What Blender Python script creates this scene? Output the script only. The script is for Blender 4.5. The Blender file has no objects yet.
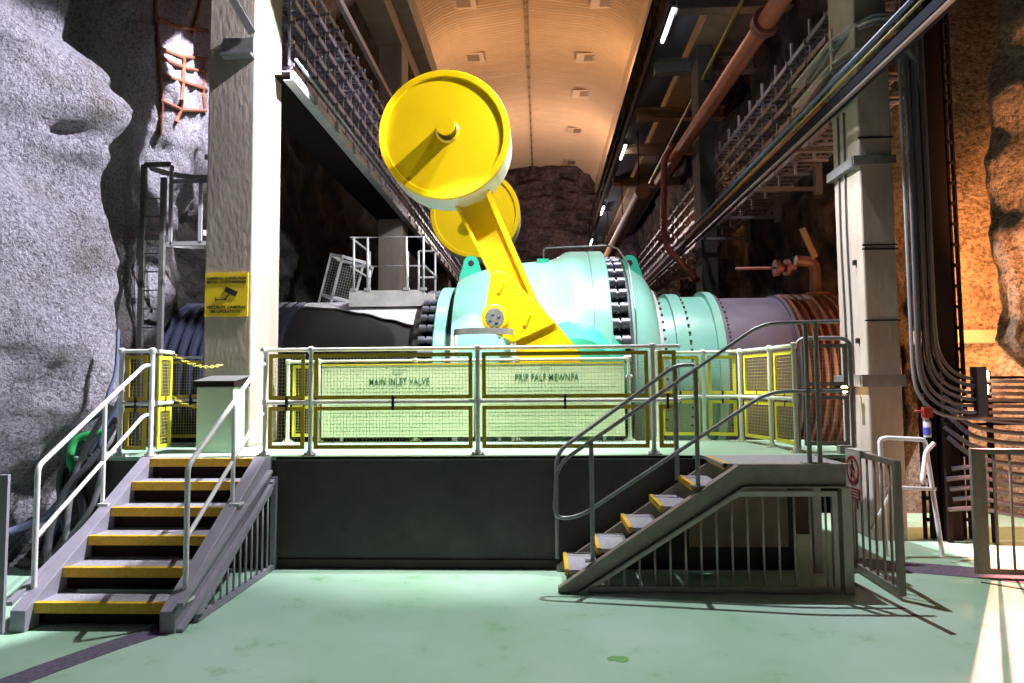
import bpy, bmesh, math, random
from mathutils import Vector, Matrix, noise
random.seed(7)
D = bpy.data
SC = bpy.context.scene
COL = SC.collection
PI = math.pi
V = Vector

# ------------------------------------------------------------------ camera
HC = 1.85
FP = 683.0
yaw = math.atan(29 / FP); pit = math.atan(42 / FP); rol = math.radians(-0.45)
cd = D.cameras.new('camera'); cam = D.objects.new('camera', cd); COL.objects.link(cam)
cd.sensor_width = 36.0; cd.lens = 36.0 * FP / 1024.0; cd.clip_end = 200; cd.clip_start = 0.05
fw = V((-math.sin(yaw) * math.cos(pit), math.cos(yaw) * math.cos(pit), math.sin(pit)))
r0 = V((math.cos(yaw), math.sin(yaw), 0)); u0 = r0.cross(fw)
rt = r0 * math.cos(rol) + u0 * math.sin(rol); up = rt.cross(fw)
cam.matrix_world = Matrix(((rt.x, up.x, -fw.x, 0), (rt.y, up.y, -fw.y, 0), (rt.z, up.z, -fw.z, HC), (0, 0, 0, 1)))
SC.camera = cam
CP = V((0, 0, HC))
def ray(x, y): return fw + rt * ((x - 512) / FP) + up * ((341.5 - y) / FP)
def atY(x, y, Y):
    d = ray(x, y); return CP + d * (Y / d.y)

# ------------------------------------------------------------------ view, world, lights
SC.view_settings.view_transform = 'Standard'
SC.view_settings.look = 'None'
SC.view_settings.exposure = 0.0
SC.view_settings.gamma = 1.0
SC.view_settings.use_curve_mapping = False
w = D.worlds.new('cavern_air'); SC.world = w; w.use_nodes = True
w.node_tree.nodes['Background'].inputs[0].default_value = (0.55, 0.6, 0.8, 1)
w.node_tree.nodes['Background'].inputs[1].default_value = 0.012

def light(name, kind, loc, energy, color, aim=None, size=0.3, angle=60, blend=0.4):
    l = D.lights.new(name, kind); o = D.objects.new(name, l); COL.objects.link(o)
    o.location = loc; l.energy = energy; l.color = color
    if kind == 'AREA': l.size = size
    else: l.shadow_soft_size = size
    if kind == 'SPOT': l.spot_size = math.radians(angle); l.spot_blend = blend
    if aim: o.rotation_euler = (V(aim) - V(loc)).to_track_quat('-Z', 'Y').to_euler()
    return o
COOL = (0.93, 0.95, 1.0)
light('flood_left', 'SPOT', (0.1, 7.62, 8.4), 6600, (0.93, 0.92, 1.0), aim=(-5.3, 7.2, 3.2), size=0.05, angle=50, blend=0.12)
light('flood_deck', 'SPOT', (1.4, 7.9, 9.6), 3000, (0.95, 0.97, 1.0), aim=(0.6, 5.2, 0), size=0.04, angle=84, blend=0.5)
light('flood_valve', 'SPOT', (2.6, 9.2, 10.5), 3100, (0.97, 0.98, 1.0), aim=(0.4, 12.2, 3.0), size=0.08, angle=62, blend=0.5)
light('flood_counterweight', 'SPOT', (2.6, 7.7, 8.7), 4000, (1.0, 0.98, 0.95), aim=(-0.9, 9.2, 4.6), size=0.03, angle=44, blend=0.4)
light('flood_right_column', 'SPOT', (-2.2, 8.7, 8.2), 6500, (0.93, 0.95, 1.0), aim=(3.9, 8.5, 2.4), size=0.05, angle=26, blend=0.4)
light('ladder_bay_lamp', 'SPOT', (-4.35, 10.35, 8.7), 2600, (0.92, 0.92, 1.0), aim=(-6.25, 12.35, 5.8), size=0.03, angle=60, blend=0.12)
light('boards_fill', 'SPOT', (-0.9, 7.2, 6.2), 2000, (0.97, 1.0, 0.95), aim=(-0.9, 8.5, 1.6), size=0.05, angle=62, blend=0.6)  # unseen fill spot added to brighten the display boards
light('bulkhead_lamp_light', 'SPOT', (4.975, 7.85, 1.70), 1050, (1.0, 0.36, 0.27), aim=(4.4, 5.6, 0), size=0.015, angle=130, blend=0.3)
WARM = (1.0, 0.60, 0.30)
for yy in (17, 25, 33):
    light('uplight_left', 'AREA', (-3.3, yy, 11.9), 145, WARM, aim=(1.0, yy, 15.5), size=0.8)
    light('uplight_right', 'AREA', (3.2, yy, 11.9), 145, WARM, aim=(-1.5, yy, 15.5), size=0.8)
light('column_wash', 'SPOT', (-0.5, 13.2, 7.2), 500, COOL, aim=(-3.7, 16.4, 4.6), size=0.1, angle=26, blend=0.5)
light('gallery_lamp_right', 'SPOT', (2.9, 12.5, 9.8), 330, COOL, aim=(4.6, 13.5, 6.5), size=0.1, angle=95, blend=0.6)
light('gallery_lamp_left', 'SPOT', (-2.6, 11.0, 9.6), 260, (0.85, 0.85, 1.0), aim=(-3.6, 12.0, 7.0), size=0.1, angle=100, blend=0.6)
light('far_wall_lamp', 'POINT', (0.5, 33, 9.0), 1000, (1.0, 0.8, 0.75), size=0.3)
ORG = (1.0, 0.42, 0.13)
light('tunnel_glow', 'POINT', (5.45, 8.95, 1.98), 150, (1.0, 0.50, 0.2), size=0.05)
light('tunnel_high_lamp', 'SPOT', (5.15, 8.6, 3.2), 520, ORG, aim=(6.3, 9.3, 3.2), size=0.1, angle=125, blend=0.6)
light('passage_uplight', 'SPOT', (5.35, 6.2, 1.3), 2000, (1.0, 0.45, 0.18), aim=(6.0, 8.2, 4.0), size=0.1, angle=50, blend=0.8)
light('pipe_bay_lamp', 'POINT', (4.75, 10.0, 2.1), 9, ORG, size=0.08)
light('right_gallery_lamp', 'SPOT', (5.0, 11.0, 3.9), 260, (1.0, 0.42, 0.18), aim=(6.0, 12.3, 4.3), size=0.1, angle=70, blend=0.7)
light('right_gallery_high_lamp', 'POINT', (5.3, 19.0, 6.4), 40, (1.0, 0.45, 0.22), size=0.2)

# ------------------------------------------------------------------ materials
def nt(name):
    m = D.materials.new(name); m.use_nodes = True
    t = m.node_tree; return m, t, t.nodes['Principled BSDF']
def matte(name, col):
    m, t, b = nt(name); b.inputs['Base Color'].default_value = (*col, 1); b.inputs['Roughness'].default_value = 0.95; b.inputs['Specular IOR Level'].default_value = 0.1
    return m
def mat(name, col, rough=0.5, metal=0.0, var=0.0, vs=6.0, bump=0.0, bs=30.0, col2=None, emit=None, es=0.0, coat=0.0, detail=4.0, spread=(0.35, 0.7), stretch=None):
    m, t, b = nt(name)
    b.inputs['Roughness'].default_value = rough; b.inputs['Metallic'].default_value = metal
    b.inputs['Base Color'].default_value = (*col, 1)
    if coat: b.inputs['Coat Weight'].default_value = coat; b.inputs['Coat Roughness'].default_value = 0.15
    tc = t.nodes.new('ShaderNodeTexCoord'); src = tc.outputs['Object']
    if stretch:
        mp = t.nodes.new('ShaderNodeMapping'); mp.inputs['Scale'].default_value = stretch
        t.links.new(src, mp.inputs[0]); src = mp.outputs[0]
    if col2 is not None or var:
        n = t.nodes.new('ShaderNodeTexNoise'); n.inputs['Scale'].default_value = vs; n.inputs['Detail'].default_value = detail
        n.inputs['Roughness'].default_value = 0.65
        t.links.new(src, n.inputs['Vector'])
        r = t.nodes.new('ShaderNodeValToRGB'); t.links.new(n.outputs['Fac'], r.inputs[0])
        c2 = col2 if col2 is not None else tuple(max(0, c * (1 - var)) for c in col)
        r.color_ramp.elements[0].position = spread[0]; r.color_ramp.elements[1].position = spread[1]
        r.color_ramp.elements[0].color = (*c2, 1); r.color_ramp.elements[1].color = (*col, 1)
        t.links.new(r.outputs[0], b.inputs['Base Color'])
    if bump:
        n2 = t.nodes.new('ShaderNodeTexNoise'); n2.inputs['Scale'].default_value = bs; n2.inputs['Detail'].default_value = 6
        t.links.new(src, n2.inputs['Vector'])
        bp = t.nodes.new('ShaderNodeBump'); bp.inputs['Strength'].default_value = bump; bp.inputs['Distance'].default_value = 0.03
        t.links.new(n2.outputs['Fac'], bp.inputs['Height']); t.links.new(bp.outputs[0], b.inputs['Normal'])
    if emit:
        b.inputs['Emission Color'].default_value = (*emit, 1); b.inputs['Emission Strength'].default_value = es
    return m
M = {}
def rockmat(name, c1, c2, c3, pits=34.0, strength=1.0):
    m, t, b = nt(name); b.inputs['Roughness'].default_value = 0.92
    tc = t.nodes.new('ShaderNodeTexCoord')
    n = t.nodes.new('ShaderNodeTexNoise'); n.inputs['Scale'].default_value = 1.1; n.inputs['Detail'].default_value = 9; n.inputs['Roughness'].default_value = 0.7
    t.links.new(tc.outputs['Object'], n.inputs['Vector'])
    r = t.nodes.new('ShaderNodeValToRGB'); t.links.new(n.outputs['Fac'], r.inputs[0])
    e = r.color_ramp.elements; e[0].position = 0.33; e[0].color = (*c3, 1); e[1].position = 0.68; e[1].color = (*c1, 1)
    k = e.new(0.47); k.color = (*c2, 1)
    nf = t.nodes.new('ShaderNodeTexNoise'); nf.inputs['Scale'].default_value = pits * 0.8; nf.inputs['Detail'].default_value = 6; nf.inputs['Roughness'].default_value = 0.8
    t.links.new(tc.outputs['Object'], nf.inputs['Vector'])
    rf = t.nodes.new('ShaderNodeValToRGB'); t.links.new(nf.outputs['Fac'], rf.inputs[0])
    rf.color_ramp.elements[0].position = 0.40; rf.color_ramp.elements[0].color = (0.38, 0.36, 0.38, 1); rf.color_ramp.elements[1].position = 0.53; rf.color_ramp.elements[1].color = (1, 1, 1, 1)
    mm = t.nodes.new('ShaderNodeMix'); mm.data_type = 'RGBA'; mm.blend_type = 'MULTIPLY'; mm.inputs['Factor'].default_value = 1.0
    t.links.new(r.outputs[0], mm.inputs['A']); t.links.new(rf.outputs[0], mm.inputs['B']); t.links.new(mm.outputs['Result'], b.inputs['Base Color'])
    n1 = t.nodes.new('ShaderNodeTexNoise'); n1.inputs['Scale'].default_value = pits; n1.inputs['Detail'].default_value = 5; n1.inputs['Roughness'].default_value = 0.7
    n2 = t.nodes.new('ShaderNodeTexNoise'); n2.inputs['Scale'].default_value = 7.0; n2.inputs['Detail'].default_value = 5
    t.links.new(tc.outputs['Object'], n1.inputs['Vector']); t.links.new(tc.outputs['Object'], n2.inputs['Vector'])
    ad = t.nodes.new('ShaderNodeMath'); ad.operation = 'MULTIPLY_ADD'; ad.inputs[1].default_value = 1.6
    t.links.new(n2.outputs['Fac'], ad.inputs[0]); t.links.new(n1.outputs['Fac'], ad.inputs[2])
    bp = t.nodes.new('ShaderNodeBump'); bp.inputs['Strength'].default_value = strength; bp.inputs['Distance'].default_value = 0.10
    t.links.new(ad.outputs[0], bp.inputs['Height']); t.links.new(bp.outputs[0], b.inputs['Normal'])
    return m, t, b, mm.outputs['Result']
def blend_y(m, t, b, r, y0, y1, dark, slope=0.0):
    # darkens the rock colour along the hall, painting in shade over dark stone
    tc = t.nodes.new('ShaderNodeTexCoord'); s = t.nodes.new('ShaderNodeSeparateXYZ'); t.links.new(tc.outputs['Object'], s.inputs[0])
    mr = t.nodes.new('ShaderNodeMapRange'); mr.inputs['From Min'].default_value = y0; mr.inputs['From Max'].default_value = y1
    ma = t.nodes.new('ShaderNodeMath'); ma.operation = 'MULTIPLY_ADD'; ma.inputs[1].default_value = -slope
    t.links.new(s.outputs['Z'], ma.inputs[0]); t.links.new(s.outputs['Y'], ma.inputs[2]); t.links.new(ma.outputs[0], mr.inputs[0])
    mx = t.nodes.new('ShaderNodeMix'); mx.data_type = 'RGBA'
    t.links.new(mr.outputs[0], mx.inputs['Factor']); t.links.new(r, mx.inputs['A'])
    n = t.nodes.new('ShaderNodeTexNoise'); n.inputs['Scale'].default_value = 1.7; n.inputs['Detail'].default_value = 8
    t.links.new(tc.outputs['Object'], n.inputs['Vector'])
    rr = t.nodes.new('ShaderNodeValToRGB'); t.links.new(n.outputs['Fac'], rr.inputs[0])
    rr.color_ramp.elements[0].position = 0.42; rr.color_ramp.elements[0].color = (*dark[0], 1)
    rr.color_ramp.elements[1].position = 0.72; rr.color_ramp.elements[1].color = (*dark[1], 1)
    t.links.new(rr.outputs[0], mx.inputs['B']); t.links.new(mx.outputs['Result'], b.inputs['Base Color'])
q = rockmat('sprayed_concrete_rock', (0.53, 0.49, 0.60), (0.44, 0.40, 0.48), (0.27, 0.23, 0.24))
blend_y(*q, 7.2, 7.7, ((0.008, 0.006, 0.006), (0.05, 0.036, 0.032)), slope=0.9); M['rockL'] = q[0]  # dark zone low behind the ladder is shade put into the colour
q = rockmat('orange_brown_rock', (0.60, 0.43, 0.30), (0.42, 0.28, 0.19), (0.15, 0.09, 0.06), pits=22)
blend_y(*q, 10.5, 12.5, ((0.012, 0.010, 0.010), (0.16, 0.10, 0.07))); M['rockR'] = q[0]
M['rockF'] = rockmat('bare_purple_brown_rock', (0.22, 0.16, 0.16), (0.12, 0.085, 0.085), (0.03, 0.02, 0.02), pits=6, strength=1.0)[0]

# painted floor: pale aqua to green with worn green stains
m, t, b = nt('green_painted_floor'); M['floor'] = m
tc = t.nodes.new('ShaderNodeTexCoord')
n = t.nodes.new('ShaderNodeTexNoise'); n.inputs['Scale'].default_value = 0.55; n.inputs['Detail'].default_value = 6; n.inputs['Roughness'].default_value = 0.6
t.links.new(tc.outputs['Object'], n.inputs['Vector'])
r = t.nodes.new('ShaderNodeValToRGB'); t.links.new(n.outputs['Fac'], r.inputs[0])
e = r.color_ramp.elements; e[0].position = 0.36; e[0].color = (0.33, 0.56, 0.38, 1); e[1].position = 0.60; e[1].color = (0.46, 0.66, 0.55, 1)
n2 = t.nodes.new('ShaderNodeTexNoise'); n2.inputs['Scale'].default_value = 2.2; n2.inputs['Detail'].default_value = 8; n2.inputs['Roughness'].default_value = 0.7
t.links.new(tc.outputs['Object'], n2.inputs['Vector'])
r2 = t.nodes.new('ShaderNodeValToRGB'); t.links.new(n2.outputs['Fac'], r2.inputs[0])
r2.color_ramp.elements[0].position = 0.30; r2.color_ramp.elements[0].color = (1, 1, 1, 1); r2.color_ramp.elements[1].position = 0.42; r2.color_ramp.elements[1].color = (0, 0, 0, 1)
mx = t.nodes.new('ShaderNodeMix'); mx.data_type = 'RGBA'; mx.inputs['B'].default_value = (0.15, 0.40, 0.16, 1)
ml = t.nodes.new('ShaderNodeMath'); ml.operation = 'MULTIPLY'; ml.inputs[1].default_value = 0.7; t.links.new(r2.outputs[0], ml.inputs[0])
t.links.new(ml.outputs[0], mx.inputs['Factor']); t.links.new(r.outputs[0], mx.inputs['A']); t.links.new(mx.outputs['Result'], b.inputs['Base Color'])
b.inputs['Roughness'].default_value = 0.38; b.inputs['Specular IOR Level'].default_value = 0.35
n3 = t.nodes.new('ShaderNodeTexNoise'); n3.inputs['Scale'].default_value = 9; n3.inputs['Detail'].default_value = 5
t.links.new(tc.outputs['Object'], n3.inputs['Vector'])
bp = t.nodes.new('ShaderNodeBump'); bp.inputs['Strength'].default_value = 0.12; bp.inputs['Distance'].default_value = 0.02
t.links.new(n3.outputs['Fac'], bp.inputs['Height']); t.links.new(bp.outputs[0], b.inputs['Normal'])

M['deck'] = mat('pale_green_deck_paint', (0.40, 0.62, 0.46), 0.4, var=0.15, vs=1.5)
M['darkconc'] = mat('dark_grey_painted_concrete', (0.075, 0.068, 0.06), 0.8, var=0.35, vs=2.5, bump=0.15, bs=12)
M['skirt'] = mat('brown_wall_foot', (0.06, 0.035, 0.02), 0.7, var=0.4, vs=6)
M['conc'] = mat('pale_concrete', (0.42, 0.36, 0.31), 0.85, col2=(0.29, 0.24, 0.20), vs=1.6, bump=0.2, bs=20, stretch=(1, 1, 0.35))
M['concy'] = mat('tan_concrete', (0.40, 0.30, 0.21), 0.8, var=0.3, vs=1.6, bump=0.2, bs=20)
M['yellow'] = mat('gloss_yellow_paint', (0.92, 0.60, 0.003), 0.35, var=0.04, vs=3, coat=0.2)
M['yellow_edge'] = mat('pale_weight_side', (0.72, 0.72, 0.68), 0.45, var=0.1, vs=3)
M['teal'] = mat('mint_green_machine_paint', (0.27, 0.62, 0.54), 0.32, var=0.12, vs=2.2, coat=0.25)
M['teald'] = mat('jade_green_paint', (0.05, 0.52, 0.36), 0.35, var=0.1, vs=3)
M['bolt'] = mat('grey_stud_steel', (0.20, 0.20, 0.25), 0.4, 0.6)
M['dark'] = mat('dark_gap_steel', (0.018, 0.018, 0.02), 0.6)
M['purple'] = mat('purple_grey_pipe_coating', (0.16, 0.13, 0.19), 0.42, var=0.25, vs=3)
M['rustpipe'] = mat('rust_brown_ribbed_pipe', (0.30, 0.13, 0.08), 0.45, var=0.4, vs=4)
M['shadepipe'] = mat('shade_dark_pipe_tone', (0.022, 0.016, 0.015), 0.55, var=0.3, vs=2)  # pale grey pipe; its shade is put into this dark colour
M['bluepipe'] = mat('dark_slate_pipe_paint', (0.035, 0.04, 0.075), 0.4, var=0.2, vs=2)
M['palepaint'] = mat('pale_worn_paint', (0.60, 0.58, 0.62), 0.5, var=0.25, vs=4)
M['galv'] = mat('galvanised_steel', (0.50, 0.50, 0.54), 0.45, 0.35, var=0.2, vs=14)
M['galvd'] = mat('dull_galvanised_steel', (0.30, 0.30, 0.31), 0.42, 0.5, var=0.25, vs=14)
M['stringer'] = mat('lilac_grey_steel_paint', (0.33, 0.31, 0.38), 0.5, 0.1, var=0.15, vs=8)
M['stringerd'] = mat('brown_grey_steel_paint', (0.36, 0.30, 0.26), 0.5, 0.2, var=0.3, vs=6)
M['barb'] = mat('brown_grey_bar', (0.55, 0.48, 0.43), 0.45, 0.3, var=0.2, vs=9)
M['gatesteel'] = mat('dull_brown_gate_steel', (0.27, 0.235, 0.21), 0.5, 0.3, var=0.2, vs=9)
M['white'] = mat('white_rail_paint', (0.78, 0.76, 0.80), 0.4, var=0.08, vs=9)
M['cream'] = mat('cream_rail_paint', (0.62, 0.66, 0.52), 0.4, var=0.08, vs=9)
M['guardy'] = mat('yellow_guard_frame', (0.62, 0.44, 0.03), 0.45, var=0.1, vs=9)
M['guardlight'] = mat('lit_guard_yellow', (0.72, 0.66, 0.04), 0.45, var=0.1, vs=9)  # lighter copy of the guard yellow, standing in for lit frames
M['wire'] = mat('yellow_coated_wire', (0.55, 0.50, 0.14), 0.5)
M['wiregrey'] = mat('grey_wire', (0.36, 0.33, 0.31), 0.5, 0.3)
M['nose'] = mat('yellow_stair_nosing', (0.80, 0.48, 0.02), 0.55, var=0.2, vs=25, bump=0.4, bs=60)
M['tread'] = mat('checker_plate_tread', (0.46, 0.45, 0.52), 0.45, 0.2, var=0.3, vs=30, bump=0.6, bs=50)
M['board'] = mat('pale_green_display_board', (0.55, 0.62, 0.38), 0.5, var=0.05, vs=2)
M['text'] = mat('dark_green_lettering', (0.01, 0.13, 0.05), 0.6)
M['texts'] = mat('faded_green_small_print', (0.40, 0.52, 0.32), 0.6)
M['signy'] = mat('sign_yellow', (0.80, 0.56, 0.01), 0.5)
M['black'] = mat('black_print', (0.012, 0.012, 0.012), 0.5)
M['signw'] = mat('sign_white', (0.62, 0.58, 0.56), 0.5)
M['red'] = mat('sign_red', (0.36, 0.03, 0.025), 0.5)
M['blue'] = mat('label_blue', (0.10, 0.10, 0.55), 0.4)
M['clear'] = mat('frosted_bottle_plastic', (0.55, 0.56, 0.62), 0.25)
M['redpipe'] = mat('red_oxide_pipe_paint', (0.50, 0.16, 0.10), 0.5, var=0.3, vs=4)
M['pinkpipe'] = mat('dull_maroon_pipe_paint', (0.26, 0.08, 0.08), 0.5, var=0.2, vs=4)
M['tan'] = mat('tan_pipe_lagging', (0.34, 0.20, 0.12), 0.6, var=0.3, vs=3)
M['tray'] = mat('zinc_tray_steel', (0.42, 0.42, 0.54), 0.4, 0.5)
M['trayr'] = mat('brown_zinc_tray_steel', (0.30, 0.25, 0.25), 0.45, 0.4)
M['cable'] = mat('black_cable_sheath', (0.06, 0.06, 0.075), 0.45)
M['cableg'] = mat('grey_cable_sheath', (0.085, 0.085, 0.10), 0.42)
M['cablepale'] = mat('pale_grey_cable_sheath', (0.17, 0.17, 0.19), 0.5)
M['cablegreen'] = mat('green_hose_rubber', (0.02, 0.28, 0.085), 0.45)
M['cableblue'] = mat('slate_blue_cable_sheath', (0.13, 0.15, 0.27), 0.45)
M['bsteel'] = matte('black_brown_steel', (0.02, 0.013, 0.011))
M['beamdark'] = matte('dark_navy_channel_paint', (0.022, 0.022, 0.035))
M['ysteel'] = mat('olive_yellow_conduit', (0.36, 0.30, 0.06), 0.5)
M['rust'] = mat('rusty_bar', (0.26, 0.085, 0.04), 0.85, var=0.5, vs=12)
M['ceil'] = mat('tan_profiled_ceiling_sheet', (0.56, 0.40, 0.27), 0.6, var=0.12, vs=0.8)
M['ceilrib'] = mat('brown_ceiling_joint', (0.30, 0.17, 0.09), 0.7, var=0.4, vs=3)
M['vent'] = mat('brown_vent_louvre', (0.20, 0.13, 0.08), 0.7)
M['tube'] = mat('lit_tube', (1, 1, 1), 0.5, emit=(0.95, 0.97, 1.0), es=18)
M['olamp'] = mat('lit_orange_lamp', (1, 0.8, 0.5), 0.5, emit=(1.0, 0.62, 0.28), es=26)
M['slab'] = mat('blue_grey_deck_soffit', (0.13, 0.14, 0.18), 0.5, 0.2, var=0.3, vs=2)
M['grate'] = mat('purple_grey_grating', (0.20, 0.17, 0.27), 0.6, var=0.55, vs=26, bump=0.6, bs=60, stretch=(1, 1, 1))
M['stain'] = mat('worn_green_patch', (0.16, 0.42, 0.14), 0.5)
M['slot'] = mat('rusty_floor_slot', (0.10, 0.05, 0.025), 0.8, var=0.5, vs=14)
M['boxg'] = mat('pale_green_cabinet_paint', (0.42, 0.52, 0.38), 0.5, var=0.06, vs=3)

# ------------------------------------------------------------------ mesh builder
class MB:
    def __init__(s): s.v = []; s.f = []; s.sm = []
    def add(s, vs, fs, smooth=False):
        o = len(s.v); s.v += [tuple(x) for x in vs]; s.f += [tuple(i + o for i in f) for f in fs]; s.sm += [smooth] * len(fs); return s
    def box(s, a, b, mtx=None):
        x0, y0, z0 = a; x1, y1, z1 = b
        vs = [V(p) for p in ((x0, y0, z0), (x1, y0, z0), (x1, y1, z0), (x0, y1, z0), (x0, y0, z1), (x1, y0, z1), (x1, y1, z1), (x0, y1, z1))]
        if mtx: vs = [mtx @ p for p in vs]
        return s.add(vs, [(0, 3, 2, 1), (4, 5, 6, 7), (0, 1, 5, 4), (1, 2, 6, 5), (2, 3, 7, 6), (3, 0, 4, 7)])
    def bar(s, p, q, w, h, upv=(0, 0, 1)):
        p = V(p); q = V(q); d = (q - p).normalized(); u = V(upv)
        if abs(d.dot(u)) > 0.98: u = V((0, 1, 0))
        r = d.cross(u).normalized(); u = r.cross(d)
        vs = []
        for c in (p, q):
            for a, b_ in ((-1, -1), (1, -1), (1, 1), (-1, 1)): vs.append(c + r * (a * w / 2) + u * (b_ * h / 2))
        return s.add(vs, [(0, 1, 2, 3), (7, 6, 5, 4), (0, 4, 5, 1), (1, 5, 6, 2), (2, 6, 7, 3), (3, 7, 4, 0)])
    def tube(s, pts, r, n=8, caps=True):
        pts = [V(p) for p in pts]; vs = []; fs = []
        d0 = (pts[1] - pts[0]).normalized(); u = V((0, 0, 1)) if abs(d0.z) < 0.9 else V((0, 1, 0))
        rr = d0.cross(u).normalized()
        for i, p in enumerate(pts):
            if i == 0: d = d0
            elif i == len(pts) - 1: d = (pts[-1] - pts[-2]).normalized()
            else: d = ((pts[i + 1] - p).normalized() + (p - pts[i - 1]).normalized()).normalized()
            rr = (rr - d * rr.dot(d)).normalized(); uu = d.cross(rr)
            rad = r[i] if isinstance(r, (list, tuple)) else r
            for k in range(n):
                a = 2 * PI * k / n; vs.append(p + rr * (rad * math.cos(a)) + uu * (rad * math.sin(a)))
        for i in range(len(pts) - 1):
            for k in range(n):
                a = i * n + k; b_ = i * n + (k + 1) % n; fs.append((a, b_, b_ + n, a + n))
        s.add(vs, fs, n > 4)
        if caps:
            o = len(s.v) - len(vs); s.f.append(tuple(o + k for k in reversed(range(n)))); s.f.append(tuple(o + (len(pts) - 1) * n + k for k in range(n))); s.sm += [False, False]
        return s
    def lathe(s, prof, origin, axis='X', n=64, sharp=True):
        # prof: list of (position along axis, radius)
        o = V(origin)
        def P(t, rr, a):
            if axis == 'X': return o + V((t, rr * math.cos(a), rr * math.sin(a)))
            if axis == 'Y': return o + V((rr * math.cos(a), t, rr * math.sin(a)))
            return o + V((rr * math.cos(a), rr * math.sin(a), t))
        for i in range(len(prof) - 1):
            (t0, a0), (t1, a1) = prof[i], prof[i + 1]
            vs = [P(t0, a0, 2 * PI * k / n) for k in range(n)] + [P(t1, a1, 2 * PI * k / n) for k in range(n)]
            fs = [(k, (k + 1) % n, n + (k + 1) % n, n + k) for k in range(n)]
            s.add(vs, fs, True)
        return s
    def prism(s, poly, y0, y1, plane='XZ'):
        # poly in plane coordinates, extruded along the remaining axis
        n = len(poly)
        def P(a, b_, c):
            return {'XZ': (a, c, b_), 'YZ': (c, a, b_), 'XY': (a, b_, c)}[plane]
        vs = [P(a, b_, y0) for a, b_ in poly] + [P(a, b_, y1) for a, b_ in poly]
        return s.add(vs, [tuple(range(n)), tuple(reversed(range(n, 2 * n)))] + [(k, n + k, n + (k + 1) % n, (k + 1) % n) for k in range(n)])
    def build(s, name, m, parent=None, bevel=0.0, merge=False):
        me = D.meshes.new(name); me.from_pydata(s.v, [], s.f); me.polygons.foreach_set('use_smooth', s.sm)
        bm = bmesh.new(); bm.from_mesh(me)
        if merge or any(s.sm): bmesh.ops.remove_doubles(bm, verts=bm.verts, dist=1e-5)
        bmesh.ops.recalc_face_normals(bm, faces=bm.faces)
        for ed in bm.edges:
            if len(ed.link_faces) == 2 and ed.calc_face_angle(0) > math.radians(38): ed.smooth = False
        bm.to_mesh(me); bm.free()
        me.materials.append(M[m]); o = D.objects.new(name, me); COL.objects.link(o)
        if parent is not None:
            o.parent = parent; o.matrix_parent_inverse = Matrix.Translation(-V(parent.location)) if not parent.get('_local') else Matrix()
        if bevel:
            bv = o.modifiers.new('bevel', 'BEVEL'); bv.width = bevel; bv.segments = 2; bv.limit_method = 'ANGLE'
        return o
def thing(name, label, cat, loc=(0, 0, 0), group=None):
    o = D.objects.new(name, None); COL.objects.link(o); o.location = loc; o.empty_display_size = 0.2
    o['label'] = label; o['category'] = cat
    if group: o['group'] = group
    return o
def tag(o, label, cat, group=None, kind=None):
    o['label'] = label; o['category'] = cat
    if group: o['group'] = group
    if kind: o['kind'] = kind
    return o
def struct(o): o['kind'] = 'structure'; return o
def arc(p, c, q, n=6):
    # quadratic rounded corner from p through control c to q
    p, c, q = V(p), V(c), V(q)
    return [p * (1 - t) ** 2 + c * (2 * t * (1 - t)) + q * t * t for t in [i / n for i in range(n + 1)]]
def rounded(pts, rad=0.1, n=6):
    pts = [V(p) for p in pts]; out = [pts[0]]
    for i in range(1, len(pts) - 1):
        a, c, b_ = pts[i - 1], pts[i], pts[i + 1]
        ra = min(rad, (a - c).length * 0.49, (b_ - c).length * 0.49)
        out += arc(c + (a - c).normalized() * ra, c, c + (b_ - c).normalized() * ra, n)
    out.append(pts[-1]); return out
def spline(pts, n=8):
    pts = [V(p) for p in pts]; P = [pts[0]] + pts + [pts[-1]]; out = []
    for i in range(1, len(P) - 2):
        a, b_, c, d = P[i - 1], P[i], P[i + 1], P[i + 2]
        for k in range(n):
            t = k / n
            out.append(0.5 * ((2 * b_) + (c - a) * t + (2 * a - 5 * b_ + 4 * c - d) * t * t + (3 * b_ - a - 3 * c + d) * t ** 3))
    out.append(pts[-1]); return out
def text(s, name, size_w, m, parent, center, bold=0.0, normal='-Y', h=None, thick=0.002):
    c = D.curves.new('t', 'FONT'); c.body = s; c.align_x = 'CENTER'; c.align_y = 'CENTER'; c.offset = bold; c.space_character = 1.12; c.extrude = thick; c.resolution_u = 2
    o = D.objects.new('t', c); COL.objects.link(o); bpy.context.view_layer.update()
    me = D.meshes.new_from_object(o.evaluated_get(bpy.context.evaluated_depsgraph_get()))
    D.objects.remove(o); D.curves.remove(c)
    xs = [v.co.x for v in me.vertices]; ys = [v.co.y for v in me.vertices]
    sx = size_w / (max(xs) - min(xs)); sy = (h / (max(ys) - min(ys))) if h else sx
    cx = (max(xs) + min(xs)) / 2; cy = (max(ys) + min(ys)) / 2
    for v in me.vertices:
        a = (v.co.x - cx) * sx; b_ = (v.co.y - cy) * sy; z = v.co.z
        if normal == '-Y': v.co = (center[0] + a, center[1] - z, center[2] + b_)
        else: v.co = (center[0] - z, center[1] - a, center[2] + b_)   # facing -X
    me.materials.clear(); me.materials.append(M[m]); me.name = name
    ob = D.objects.new(name, me); COL.objects.link(ob)
    if parent is not None: ob.parent = parent; ob.matrix_parent_inverse = Matrix.Translation(-V(parent.location))
    return ob

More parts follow.
